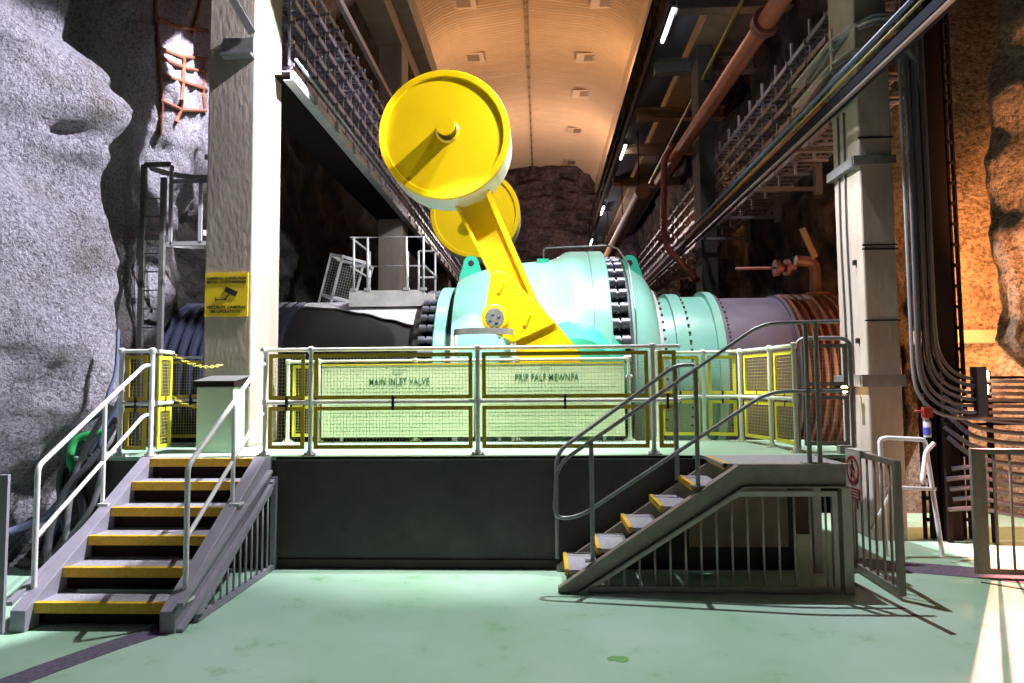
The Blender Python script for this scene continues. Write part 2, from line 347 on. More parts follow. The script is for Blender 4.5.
# ------------------------------------------------------------------ setting: rock walls
def lerp_tab(tab, x):
    if x <= tab[0][0]: return tab[0][1]
    for (a, va), (b_, vb) in zip(tab, tab[1:]):
        if x <= b_:
            t = (x - a) / (b_ - a); t = t * t * (3 - 2 * t); return va + (vb - va) * t
    return tab[-1][1]
def nz(p, s): return noise.noise(V(p) * s)
LB = [(-3, -6.6), (4, -6.3), (6.0, -5.75), (6.9, -5.35), (7.75, -4.93), (8.15, -5.35), (8.7, -5.9), (9.6, -6.0), (10.8, -6.0), (12, -6.3), (42, -6.3)]
LZ = [(-2, -0.5), (0, -0.45), (0.7, -0.3), (1.6, 0.12), (2.6, 0.16), (3.3, 0.04), (4.2, -0.40), (4.65, -0.24), (5.05, -0.08), (5.5, -0.2), (6.2, -0.75), (8, -1.2), (16, -1.2)]
def xl(y, z):
    w_ = math.exp(-((y - 7.4) / 1.6) ** 2)
    x = lerp_tab(LB, y) + lerp_tab(LZ, z) * w_
    x += 0.24 * nz((y, z, 3.1), 0.9) + 0.15 * nz((y, z, 7.7), 2.0) + 0.05 * nz((y, z, 1.7), 4.5) + 0.022 * nz((y, z, 9.7), 11)
    for cy, cz, sy, sz, am in ((7.42, 4.76, 0.13, 0.09, -0.26), (7.6, 5.15, 0.3, 0.2, 0.06), (7.1, 3.7, 0.4, 0.5, 0.16), (7.0, 5.6, 0.3, 0.5, 0.18), (6.8, 4.5, 0.3, 0.35, -0.12), (8.9, 6.1, 0.3, 0.5, 0.3), (7.3, 1.6, 0.4, 0.6, 0.1)):
        x += am * math.exp(-((y - cy) / sy) ** 2 - ((z - cz) / sz) ** 2)
    if y > 9: x += 0.25 * nz((y, z, 5), 0.7) * min(1, y - 9)
    if z > 10: x += (z - 10) * 0.25
    return x
RB = [(-3, 7.2), (5, 6.5), (7.2, 5.75), (8.15, 5.28), (8.6, 5.75), (9.0, 6.5), (9.6, 6.5), (10.15, 5.6), (14, 5.7), (42, 6.0)]
def xr(y, z):
    low = max(0.0, min(1.0, (2.3 - z) / 1.0)); w_ = math.exp(-((y - 8.0) / 1.0) ** 2)
    x = lerp_tab(RB, y) + 0.9 * low * w_ + 0.25 * w_ * max(0, z - 5) * 0.6
    x += 0.18 * nz((y, z, 13.1), 0.8) + 0.13 * nz((y, z, 17.7), 2.0) + 0.04 * nz((y, z, 11.7), 6)
    if y > 10: x += 0.5 * nz((y, z, 25), 0.5)
    if z > 10: x -= (z - 10) * 0.2
    return x
def sheet(name, fn, ys, zs, m):
    vs = [(fn(y, z), y, z) for y in ys for z in zs]; nzs = len(zs)
    fs = [(i * nzs + j, i * nzs + j + 1, (i + 1) * nzs + j + 1, (i + 1) * nzs + j) for i in range(len(ys) - 1) for j in range(nzs - 1)]
    mb = MB(); mb.add(vs, fs, True); return struct(mb.build(name, m))
def fr(a, b_, st): n = max(1, int(round((b_ - a) / st))); return [a + (b_ - a) * i / n for i in range(n + 1)]
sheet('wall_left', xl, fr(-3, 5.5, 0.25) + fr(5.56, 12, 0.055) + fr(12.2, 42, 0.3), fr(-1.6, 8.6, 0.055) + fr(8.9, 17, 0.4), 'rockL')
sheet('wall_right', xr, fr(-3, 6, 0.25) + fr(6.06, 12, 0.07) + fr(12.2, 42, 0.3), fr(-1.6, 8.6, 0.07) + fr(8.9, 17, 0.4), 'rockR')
# end of the cavern
mb = MB(); xs = fr(-8, 8, 0.14); zs = fr(-1.6, 18, 0.12)
vs = [(x, 41.8 + 0.9 * nz((x, z, 31), 0.35) + 0.9 * nz((x, z * 2.6, 37), 0.6) + 0.45 * nz((x, z * 2.2, 41), 1.6) - 0.02 * (x * x), z) for x in xs for z in zs]
fs = [(i * len(zs) + j, i * len(zs) + j + 1, (i + 1) * len(zs) + j + 1, (i + 1) * len(zs) + j) for i in range(len(xs) - 1) for j in range(len(zs) - 1)]
mb.add(vs, fs, True); struct(mb.build('wall_far', 'rockF'))

# floor and pit
mb = MB(); mb.box((-7.5, -3, -0.2), (7.8, 6.95, 0)); mb.box((2.5, 6.95, -0.2), (7.8, 9.9, 0)); struct(mb.build('floor', 'floor'))
mb = MB(); mb.box((-7.5, 6.95, -1.7), (7.8, 42, -1.5)); struct(mb.build('floor_pit', 'darkconc'))

# ceiling: shallow vault of cross-ribbed sheets
CXC = -0.42; CEND = 42.0
def ceil_z(x): 
    a = abs(x - CXC) / 3.95; return 15.45 - 0.55 * a - 0.9 * max(0, a - 0.55) ** 2 * 4
mb = MB(); ys = fr(8, CEND, 0.036); xs = [CXC - 3.95 + 7.9 * i / 16 for i in range(17)]
per = 0.19; vs = []
for y in ys:
    o_ = 0.034 * math.sin(2 * PI * y / per)
    for x in xs: vs.append((x, y, ceil_z(x) + o_))
k = len(xs); fs = [(i * k + j, i * k + j + 1, (i + 1) * k + j + 1, (i + 1) * k + j) for i in range(len(ys) - 1) for j in range(k - 1)]
mb.add(vs, fs, False); struct(mb.build('ceiling', 'ceil'))
mb = MB(); mb.box((CXC - 0.03, 8, 15.36), (CXC + 0.03, CEND, 15.44))
for i in range(34): mb.box((CXC - 0.05, 8.5 + i, 15.34), (CXC + 0.05, 8.58 + i, 15.44))
struct(mb.build('trim_1', 'ceilrib'))
mb = MB(); mb.box((-4.45, 8, 13.6), (-4.3, CEND, 14.4)); struct(mb.build('trim_3', 'ceil'))
mb = MB(); mb.box((3.45, 8, 13.6), (3.6, CEND, 14.4)); struct(mb.build('trim_2', 'ceil'))
spots = [(590, 57), (585, 93), (578, 130), (572, 162), (473, 57), (463, 2), (607, 1)]
lab = ['rectangular ceiling vent third from the far end, right of the ridge joint', 'rectangular ceiling vent level with the middle of the counterweight, right of the ridge',
       'rectangular ceiling vent second from the far end, right of the ridge joint', 'rectangular ceiling vent nearest the far rock wall, right of the ridge joint',
       'rectangular ceiling vent on the left ceiling half just above the counterweight', 'rectangular ceiling vent at the top edge of the photo, left of the ridge',
       'rectangular ceiling vent at the top edge of the photo, right of the ridge']
lab[0] = 'rectangular ceiling vent level with the top of the counterweight, right of the ridge'
for (x, y), lb in zip(spots, lab):
    d = ray(x, y); z = 15.0
    for _ in range(6): p = CP + d * ((z - HC) / d.z); z = ceil_z(p.x) - 0.02
    t_ = thing('ceiling_vent', lb, 'vent', (p.x, p.y, z), 'vents in the ribbed ceiling')
    mb = MB(); mb.box((p.x - 0.55, p.y - 0.4, z - 0.04), (p.x + 0.45, p.y + 0.4, z - 0.012)); mb.build('vent_frame', 'ceil', t_)
    mb = MB(); mb.box((p.x - 0.24, p.y - 0.26, z - 0.052), (p.x + 0.26, p.y + 0.26, z - 0.04)); mb.build('louvre', 'vent', t_)

# ------------------------------------------------------------------ raised platform
PZ = 1.12; PF = 6.95
plat = thing('raised_platform', 'raised concrete viewing platform with pale green deck and dark grey front wall', 'platform', (0, PF, 0))
mb = MB(); mb.box((-4.9, PF, 1.085), (2.66, 8.75, PZ)); mb.box((2.66, PF, 1.085), (3.3, 8.75, PZ)); mb.build('deck', 'deck', plat)
mb = MB(); mb.box((-4.9, PF + 0.012, 0.0), (2.5, 7.3, 1.085)); mb.build('front_wall', 'darkconc', plat)
mb = MB(); mb.box((1.45, PF + 0.004, 0.22), (2.42, PF + 0.012, 0.95)); mb.build('tan_lit_patch', 'concy', plat)  # tan wall patch, lightened to stand in for light under the landing
mb = MB(); mb.box((-2.7, PF - 0.01, 0.0), (2.45, PF + 0.015, 0.09)); mb.build('wall_foot', 'skirt', plat)
mb = MB(); mb.box((-2.72, PF - 0.012, 1.09), (1.5, PF - 0.001, PZ - 0.003)); mb.build('deck_edge', 'bsteel', plat)
mb = MB(); mb.box((-4.9, 8.55, -1.5), (3.3, 8.75, 1.085)); mb.build('rear_wall', 'darkconc', plat)

# ------------------------------------------------------------------ columns and crane girders
def column(x0, x1, y0, y1, z0, z1, label, m='conc'):
    t_ = thing('concrete_column', label, 'column', ((x0 + x1) / 2, (y0 + y1) / 2, z0), 'concrete columns carrying the crane girders')
    mb = MB(); mb.box((x0, y0, z0), (x1, y1, z1)); mb.build('shaft', m, t_, bevel=0.02); return t_
cl = column(-4.04, -3.46, 8.0, 8.86, PZ, 10.28, 'tall concrete column with a yellow camera warning sign on its face')
mb = MB(); mb.box((-3.84, 7.93, 5.86), (-3.46, 8.0, 6.08)); mb.box((-3.84, 7.86, 5.84), (-3.46, 8.0, 5.87)); mb.bar((-3.46, 7.9, 6.12), (-3.74, 7.9, 6.6), 0.03, 0.09); mb.build('steel_bracket', 'galvd', cl)
cr = column(3.83, 4.22, 8.2, 8.92, 0, 10.28, 'tall concrete column behind the open gate, with steel straps round it')
def strap(z, hh=0.11, out=0.09):
    mb = MB(); mb.box((3.83 - out, 8.2 - 0.05, z), (4.22 + 0.02, 8.2, z + hh)); mb.box((3.83 - out, 8.2 - 0.03, z), (3.83, 8.92, z + hh)); return mb.build('steel_strap', 'galvd', cr)
strap(4.42); strap(1.78, 0.14)
mb = MB()
for z in (2.55, 3.4, 3.45, 4.75): mb.box((3.82, 8.185, z), (4.23, 8.2, z + 0.018))
mb.build('tie_band', 'bsteel', cr)
mb = MB()
for z in (2.3, 3.25): mb.box((3.79, 8.36, z), (3.83, 8.40, z + 0.06))
mb.build('anchor_bolt', 'black', cr)
column(-3.96, -3.38, 16.4, 17.2, -1.5, 10.28, 'second concrete column on the left, rising behind the small access platform')
column(-3.96, -3.38, 24.8, 25.6, -1.5, 10.28, 'third concrete column on the left, mostly hidden by the counterweights')
column(3.97, 4.36, 16.8, 17.5, -1.5, 10.28, 'second concrete column on the right, behind the hanging red pipe', 'darkconc')
for sx, lb in ((-1, 'long tan crane girder resting on the left row of columns'), (1, 'long crane girder resting on the right row of columns')):
    t_ = thing('crane_girder', lb, 'girder', (sx * 3.7, 9, 10.28))
    a, b_ = (-4.0, -3.38) if sx < 0 else (3.9, 4.5)
    mb = MB(); mb.box((a, 8, 10.281), (b_, 41, 11.5)); mb.build('beam', 'concy', t_)
    a, b_ = (-3.38, -3.02) if sx < 0 else (3.75, 3.9)
    mb = MB(); mb.box((a, 8, 10.75), (b_, 41, 11.3)); mb.build('rail_ledge', 'conc' if sx < 0 else 'galvd', t_)

# ------------------------------------------------------------------ railings
def mesh_panel(parent, p, q, z0, z1, frame='guardy', wire='wire', step=0.034, fr_w=0.04, gauge=0.0015):
    """framed wire mesh between points p and q (xy) from z0 to z1"""
    p = V((p[0], p[1], 0)); q = V((q[0], q[1], 0)); d = (q - p); L = d.length; d.normalize()
    def P(s_, z): return p + d * s_ + V((0, 0, z))
    mb = MB(); h = fr_w / 2
    mb.bar(P(0, z0 + h), P(L, z0 + h), 0.02, fr_w); mb.bar(P(0, z1 - h), P(L, z1 - h), 0.02, fr_w)
    nn = V((-d.y, d.x, 0))
    for s_ in (h, L - h):
        mb.bar(P(s_, z0 + fr_w), P(s_, z1 - fr_w), fr_w, 0.02, upv=nn)
    o = mb.build('mesh_frame', frame, parent)
    mb = MB(); n1 = max(2, int(L / step)); n2 = max(2, int((z1 - z0) / step))
    for i in range(1, n1): mb.bar(P(L * i / n1, z0 + fr_w), P(L * i / n1, z1 - fr_w), gauge * 2, gauge * 2)
    for j in range(1, n2):
        z = z0 + (z1 - z0) * j / n2; mb.bar(P(fr_w, z), P(L - fr_w, z), gauge * 2, gauge * 2)
    wm = mb.build('wire_mesh', wire, o); wm.matrix_parent_inverse = o.matrix_parent_inverse.copy()
    wm.matrix_parent_inverse = Matrix()
    return o
def post(parent, x, y, z0, h, m, r=0.024, foot=True):
    mb = MB(); mb.tube([(x, y, z0), (x, y, z0 + h)], r, 10)
    mb.tube([(x, y, z0 + h - 0.035), (x, y, z0 + h - 0.015), (x, y, z0 + h + 0.02), (x, y, z0 + h + 0.035)], [r * 1.1, r * 1.5, r * 1.5, r * 0.7], 10)
    mb.tube([(x, y, z0 + h / 2 - 0.03), (x, y, z0 + h / 2 + 0.03)], r * 1.35, 10)
    if foot:
        mb.box((x - 0.07, y - 0.045, z0), (x + 0.07, y + 0.045, z0 + 0.012)); mb.tube([(x, y, z0 + 0.012), (x, y, z0 + 0.05)], r * 1.5, 10)
        for sx in (-1, 1): mb.tube([(x + sx * 0.05, y, z0 + 0.012), (x + sx * 0.05, y, z0 + 0.03)], 0.012, 6)
    return mb.build('post', m, parent)
def railing(label, pts, postm, frame, wire='wire', posts=None, gap=0.05, z0=PZ, h=1.1, mesh=True, off=0.0, step=0.034, skip=()):
    t_ = thing('guard_railing', label, 'railing', (pts[0][0], pts[0][1], z0))
    for i, (x, y) in enumerate(pts):
        if posts is None or i in posts: post(t_, x, y, z0, h, postm)
    for nm, z in (('top_rail', z0 + h), ('mid_rail', z0 + h * 0.5)):
        mb = MB(); mb.tube([(x, y, z) for x, y in pts], 0.021, 10); mb.build(nm, postm, t_)
    if mesh:
        for i, ((ax, ay), (bx, by)) in enumerate(zip(pts, pts[1:])):
            if i in skip: continue
            a = V((ax, ay)); b_ = V((bx, by)); d = (b_ - a).normalized(); n_ = V((-d.y, d.x)) * off
            a2 = a + d * gap + n_; b2 = b_ - d * gap + n_
            mesh_panel(t_, a2, b2, z0 + h * 0.5 + 0.03, z0 + h - 0.045, frame, wire, step)
            mesh_panel(t_, a2, b2, z0 + 0.07, z0 + h * 0.5 - 0.045, frame, wire, step)
            mb = MB()
            c = (a2 + b2) / 2
            mb.box((c.x - 0.011, c.y - 0.02, z0 + h * 0.5 - 0.085), (c.x + 0.011, c.y + 0.02, z0 + h * 0.5 + 0.07)); mb.build('panel_clip', 'black', t_)
            for e_ in (a, b_):
                for zz in (z0 + 0.20, z0 + 0.47, z0 + h - 0.12):
                    pass
    return t_
RY = 7.06
fr_ = railing('long white front railing with yellow mesh panels at the platform edge',
        [(-2.89, RY), (-2.41, RY), (-0.66, RY), (1.14, RY), (1.42, RY)], 'white', 'guardy', posts=(0, 1, 2, 3), off=-0.035)
mb = MB(); mb.tube([(-2.89, RY, PZ + 1.1), (-2.89, RY - 0.1, PZ + 1.1)], 0.021, 10); mb.build('rail_stub', 'white', fr_)
railing('cream railing with yellow mesh at the rear right corner of the platform',
        [(1.45, 8.62), (2.02, 8.62), (2.42, 8.45), (2.55, 7.75), (2.60, 7.15)], 'cream', 'guardlight', off=0.03)
rr_ = railing('rear platform railing behind the green display boards',
        [(-3.25, 8.66), (-2.85, 8.66), (-1.6, 8.66), (-0.3, 8.66), (1.1, 8.66)], 'cream', 'guardlight', off=0.03, skip=(1, 2, 3), h=1.03)
railing('short rear railing with yellow mesh between the rock and the signed column',
        [(-5.0, 8.66), (-4.02, 8.66)], 'white', 'guardy', off=-0.03)
lr = railing('short railing with mesh at the head of the left stairs beside the rock',
        [(-4.40, 6.99), (-4.07, 6.99)], 'white', 'guardy', off=-0.0)
rg = railing('bright yellow mesh return railing running back from the left stair head', [(-4.06, 7.07), (-4.09, 7.42)], 'white', 'guardlight', posts=(), gap=0.02)

# hanging plastic chains
for z, lb in ((2.20, 'upper yellow chain hanging from the return railing to the column'), (1.72, 'lower yellow chain hanging from the return railing to the column')):
    mb = MB(); a = V((-4.09, 7.45, z)); b_ = V((-3.80, 7.98, z - 0.10)); n_ = 16
    for i in range(n_):
        t0 = (i + 0.1) / n_; t1 = (i + 0.95) / n_
        def C(t): return a.lerp(b_, t) + V((0, 0, -0.10 * 4 * t * (1 - t) * 0.7))
        u_ = V((0.011, 0, 0)) if i % 2 else V((0, 0, 0.011))
        mb.tube([C(t0) + u_, C((t0 + t1) / 2) + u_ * 1.4, C(t1) + u_], 0.005, 5); mb.tube([C(t0) - u_, C((t0 + t1) / 2) - u_ * 1.4, C(t1) - u_], 0.005, 5)
    tag(mb.build('barrier_chain', 'guardlight'), lb, 'chain', 'chains beside the signed column')

# ------------------------------------------------------------------ display boards
def board(x0, x1, title, w_, cx, cz, label):
    z0, z1, y = 1.19, 2.10, 8.56
    t_ = thing('display_board', label, 'sign', ((x0 + x1) / 2, y, z0), 'printed boards on the rear railing')
    mb = MB(); mb.box((x0, y, z0), (x1, y + 0.02, z1)); mb.build('board_panel', 'board', t_)
    mb = MB(); mb.box((x0, y - 0.01, z1 - 0.008), (x1, y + 0.025, z1 + 0.012)); mb.build('top_edge', 'guardy', t_)
    text(title, 'title_lettering', w_, 'text', t_, (cx, y - 0.004, cz), bold=0.006, h=0.088)
    rnd = random.Random(len(title)); mb = MB(); xm = x1 - x0
    for k, z in enumerate((1.80, 1.755, 1.64, 1.595, 1.50, 1.455, 1.36, 1.315, 1.27)):
        x = x0 + 0.12; xe = x1 - 0.12 - (0.6 * rnd.random() if k % 2 else 0.0)
        while x < xe:
            ww = 0.02 + 0.07 * rnd.random(); mb.box((x, y - 0.003, z), (min(x + ww, xe), y - 0.001, z + 0.010)); x += ww + 0.016
    mb.build('small_print', 'texts', t_)
    mb = MB()
    for k in range(3): mb.box((cx - 0.09, y - 0.003, cz + 0.15 - k * 0.03), (cx + 0.09 - 0.03 * k, y - 0.001, cz + 0.158 - k * 0.03))
    mb.build('crest_print', 'texts', t_)
    mb = MB()
    for x in (x0 + 0.25, x1 - 0.25): mb.box((x - 0.02, y + 0.0205, 1.121), (x + 0.02, y + 0.045, z1 - 0.1))
    mb.build('board_leg', 'galvd', t_)
board(-2.78, -0.85, 'MAIN INLET VALVE', 0.76, -1.79, 1.885, 'pale green display board headed MAIN INLET VALVE')
board(-0.78, 1.03, 'PRIF FALF MEWNFA', 0.79, 0.07, 1.925, 'pale green display board headed PRIF FALF MEWNFA')

# camera warning sign on the left column
t_ = thing('warning_sign', 'square yellow security camera sign fixed to the left concrete column', 'sign', (-3.750, 7.99, 2.9))
mb = MB(); mb.box((-4.025, 7.984, 2.675), (-3.500, 7.998, 3.205)); mb.build('sign_plate', 'signy', t_)
text('CAMERAU DIOGELWCH', 'lettering', 0.475, 'black', t_, (-3.760, 7.982, 3.14), bold=0.02, h=0.036)
text('MEWN GWEITHREDIAD', 'lettering', 0.475, 'black', t_, (-3.760, 7.982, 3.092), bold=0.02, h=0.036)
text('SECURITY CAMERAS', 'lettering', 0.475, 'black', t_, (-3.760, 7.982, 2.79), bold=0.02, h=0.036)
text('IN OPERATION', 'lettering', 0.35, 'black', t_, (-3.770, 7.982, 2.738), bold=0.02, h=0.036)
mb = MB(); R = Matrix.Translation((-3.705, 7.981, 2.975)) @ Matrix.Rotation(math.radians(25), 4, 'Y')
mb.box((-0.08, -0.002, -0.032), (0.075, 0.002, 0.032), R); mb.bar((-3.730, 7.981, 2.94), (-3.775, 7.981, 2.885), 0.014, 0.004, (0, 1, 0)); mb.bar((-3.775, 7.981, 2.885), (-3.890, 7.981, 2.882), 0.004, 0.012)
mb.box((-3.895, 7.979, 2.855), (-3.885, 7.983, 2.91)); mb.tube([(-3.775, 7.9785, 2.884), (-3.775, 7.983, 2.884)], 0.014, 10); mb.build('camera_pictogram', 'black', t_)

# lectern cabinet
t_ = thing('lectern_cabinet', 'pale green cabinet with a dark sloping top in front of the signed column', 'cabinet', (-3.54, 7.5, PZ))
mb = MB(); mb.box((-3.78, 7.36, PZ), (-3.37, 7.66, 1.84)); mb.build('cabinet_body', 'boxg', t_, bevel=0.008)
mb = MB(); mb.prism([(7.33, 1.841), (7.75, 1.841), (7.75, 1.96), (7.33, 1.90)], -3.80, -3.35, 'YZ'); mb.build('cabinet_top', 'bsteel', t_)
mb = MB(); mb.prism([(7.32, 1.899), (7.76, 1.962), (7.76, 1.968), (7.32, 1.905)], -3.81, -3.34, 'YZ'); mb.build('top_plate', 'galvd', t_)

# ------------------------------------------------------------------ left staircase
st = thing('staircase', 'left steel staircase with yellow nosings and white handrails beside the rock', 'stairs', (-3.35, 5.15, 0))
SX0, SX1 = -4.04, -2.76; SY0, SY1 = 5.12, 6.93; rise = PZ / 6
def sl(y): return (y - 5.22) / (6.74 - 5.22) * (PZ - rise) + rise       # nosing line
for x0, x1 in ((SX0, SX0 + 0.12), (SX1 - 0.12, SX1)):
    mb = MB(); mb.prism([(SY0, 0.0), (SY0 + 0.34, 0.0), (SY1, 0.84), (SY1, PZ - 0.002), (6.78, PZ + 0.02), (SY0, 0.16)], x0, x1, 'YZ'); mb.build('stringer', 'stringer', st, bevel=0.006)
for x0, x1 in ((SX1, SX1 + 0.05), (SX0 - 0.05, SX0)):
    mb = MB()
    for a, bb in ((0.0, 0.03), (0.19, 0.22)):
        mb.add([V((x, y, z)) for x in (x0, x1) for (y, z) in ((SY0 + 0.02, 0.0 + a), (SY1 - 0.1, 0.78 + a), (SY1 - 0.1, 0.78 + bb), (SY0 + 0.02, bb))], [(0, 1, 2, 3), (7, 6, 5, 4), (0, 4, 5, 1), (1, 5, 6, 2), (2, 6, 7, 3), (3, 7, 4, 0)])
    mb.build('stringer_flange', 'stringer', st)
for k in range(6):
    z = rise * (k + 1); y = 5.22 + (6.74 - 5.22) / 5 * k
    if k == 5: z -= 0.0
    mb = MB(); mb.box((SX0 + 0.12, y + 0.03, z - 0.035), (SX1 - 0.12, min(y + 0.30, SY1 - 0.002), z)); tr = mb.build('tread', 'tread', st)
    mb = MB(); mb.box((SX0 + 0.12, y + 0.05, z - rise + (0.005 if k else 0.02)), (SX1 - 0.12, y + 0.056, z - 0.072)); mb.build('riser', 'bsteel', st)  # dark plate added to stand in for shade between the treads
    mb = MB(); mb.box((SX0 + 0.12, y - 0.01, z - 0.072), (SX1 - 0.12, y + 0.045, z + 0.006)); no = mb.build('nosing', 'nose', tr); no.matrix_parent_inverse = Matrix()
for sx, nm in ((-4.01, 'l'), (SX1 - 0.03, 'r')):
    mb = MB()
    yb = 5.32; yt = RY - 0.07
    mb.tube(rounded([(sx, yb, 0.20), (sx, yb, 1.22), (sx - 0.08, yt - 0.12, 2.06), (sx - 0.09, yt, 2.07)], 0.06), 0.021, 10); mb.build('handrail', 'white', st)
    mb = MB(); mb.tube(rounded([(sx, yb, 0.66), (sx - 0.08, yt - 0.12, 1.54), (sx - 0.09, yt, 1.56)], 0.05), 0.018, 10); mb.build('mid_rail', 'white', st)
    for yy, zz, top in ((5.32, 0.22, 0.24), (6.2, 0.80, 1.72)):
        mb = MB()
        if top > 1: mb.tube([(sx - 0.04, yy, zz - 0.05), (sx - 0.04, yy, top - 0.04)], 0.019, 10)
        mb.box((sx - 0.05, yy - 0.06, zz - 0.035), (sx + 0.05, yy + 0.05, zz - 0.015)); mb.build('rail_post', 'white', st)
# slatted side guard under the right stringer
gx = -2.72; mb = MB()
def zt(y): return (y - 5.36) / (6.85 - 5.36) * 0.86
mb.bar((gx, 5.36, 0.03), (gx, 6.88, 0.03), 0.04, 0.05); mb.bar((gx, 5.36, 0.05), (gx, 6.82, zt(6.82)), 0.04, 0.05); mb.bar((gx, 6.82, 0.86), (gx, 6.93, 0.9), 0.04, 0.05)
mb.bar((gx, 6.9, 0.0), (gx, 6.9, 0.92), 0.05, 0.06)
so = mb.build('side_guard_frame', 'stringer', st)
for i in range(11):
    y = 5.52 + i * 0.122; mb = MB(); mb.tube([(gx, y, 0.04), (gx, y, max(zt(y), 0.06))], 0.011, 8)
    b2 = mb.build('guard_bar', 'stringer', so); b2.matrix_parent_inverse = Matrix()
# steel lip joining stair to platform


# ------------------------------------------------------------------ right staircase and landing
st2 = thing('staircase', 'right steel staircase climbing to a landing, with grey tubular handrails and barred side', 'stairs', (1.3, 6.5, 0))
FY, BY = 6.17, 6.90
def zs2(x): return 0.06 + (x - 0.14) / (1.66 - 0.14) * 1.06
for y0, y1, m_ in ((FY, FY + 0.05, 'stringerd'), (BY - 0.05, BY, 'stringerd')):
    mb = MB(); mb.prism([(0.13, 0.0), (0.30, 0.0), (0.30, 0.02), (1.75, 0.93), (2.66, 0.93), (2.66, PZ), (1.72, PZ), (0.13, 0.05)], y0, y1); mb.build('stringer', m_, st2)
mb = MB()
for y in (FY - 0.03,):
    mb.bar((0.14, y + 0.02, 0.05), (1.72, y + 0.02, PZ - 0.01), 0.08, 0.014, (0, 0, 1)); mb.bar((1.72, y + 0.02, PZ), (2.68, y + 0.02, PZ), 0.08, 0.014); mb.bar((0.30, y + 0.02, 0.0), (1.76, y + 0.02, 0.92), 0.07, 0.014); mb.bar((1.76, y + 0.02, 0.925), (2.66, y + 0.02, 0.925), 0.07, 0.014)
mb.build('stringer_flange', 'stringerd', st2)
mb = MB(); mb.box((1.60, FY + 0.05, PZ - 0.03), (2.68, PF, PZ + 0.001)); mb.build('landing_plate', 'tread', st2)
gx_ = (1.62 - 0.20) / 5
for k in range(6):
    z = rise * (k + 1); x = 0.20 + gx_ * k
    y1 = BY - 0.05
    if k < 5:
        mb = MB(); mb.box((x + 0.03, FY + 0.05, z - 0.035), (x + 0.30, y1, z)); tr = mb.build('tread', 'tread', st2)
    mb = MB(); mb.box((x - 0.006, FY + 0.05, z - 0.05), (x + 0.03, y1, z + 0.006)); no = mb.build('nosing', 'nose', tr); no.matrix_parent_inverse = Matrix()
# front handrail: closed loop
hy = FY + 0.02
mb = MB()
loop = rounded([(2.66, hy, 1.76), (2.02, hy, 1.76), (0.33, hy, 0.66), (0.10, hy, 0.64), (0.13, hy, 1.12), (1.98, hy, 2.37), (2.66, hy, 2.38)], 0.16, 8)
mb.tube(loop, 0.018, 10); mb.build('handrail', 'galvd', st2)
for x, z0_, z1_ in ((0.44, zs2(0.44), 1.32), (1.38, zs2(1.38), 1.97), (2.36, PZ, 2.37), (2.45, PZ, 2.37)):
    mb = MB(); mb.tube([(x, hy, z0_), (x, hy, z1_)], 0.021, 10); mb.box((x - 0.07, hy - 0.04, z0_), (x + 0.07, hy + 0.04, z0_ + 0.012)); mb.build('rail_post', 'galvd', st2)
hy = BY - 0.03
mb = MB(); mb.tube(rounded([(0.14, hy, 0.12), (0.14, hy, 1.16), (1.34, hy, 2.02), (1.52, hy, 2.02)], 0.14, 7), 0.021, 10); mb.build('handrail', 'galvd', st2)
mb = MB(); mb.tube([(1.33, hy, zs2(1.33)), (1.33, hy, 2.0)], 0.023, 10); mb.build('rail_post', 'galvd', st2)
# barred guard below the landing
gy = FY + 0.03; mb = MB()
mb.bar((0.40, gy, 0.03), (2.58, gy, 0.03), 0.04, 0.05); mb.bar((0.42, gy, 0.05), (1.72, gy, 0.86), 0.04, 0.045); mb.bar((1.72, gy, 0.86), (2.58, gy, 0.86), 0.04, 0.045)
mb.bar((2.56, gy, 0.0), (2.56, gy, 0.88), 0.045, 0.045)
so = mb.build('side_guard_frame', 'barb', st2)
for i in range(15):
    x = 0.58 + i * 0.136; zz = min(0.86, 0.05 + (x - 0.42) / 1.3 * 0.81)
    mb = MB(); mb.tube([(x, gy, 0.04), (x, gy, zz)], 0.0105, 8)
    b2 = mb.build('guard_bar', 'barb', so); b2.matrix_parent_inverse = Matrix()
for ya, yb_ in ((FY, FY + 0.10), (PF - 0.12, PF - 0.02)):
    mb = MB(); mb.box((2.62, ya, 0.0), (2.70, yb_, 0.93)); mb.build('landing_leg', 'barb', st2)

# mesh gate on the platform, seen through the landing rails
t_ = thing('mesh_gate', 'grey round-cornered wire mesh gate standing on the platform by the right column', 'gate', (3.0, 7.3, PZ))
y = 7.3; mb = MB()
mb.tube(rounded([(2.68, y, PZ), (2.68, y, 2.30), (3.24, y, 2.30), (3.24, y, PZ + 0.02)], 0.12), 0.022, 10); mb.tube([(2.68, y, 1.76), (3.24, y, 1.76)], 0.018, 8); mb.build('gate_frame', 'galvd', t_)
for a, b_ in ((PZ + 0.06, 1.70), (1.80, 2.24)):
    mesh_panel(t_, (2.74, y), (3.20, y), a, b_, 'galvd', 'wiregrey', 0.04)

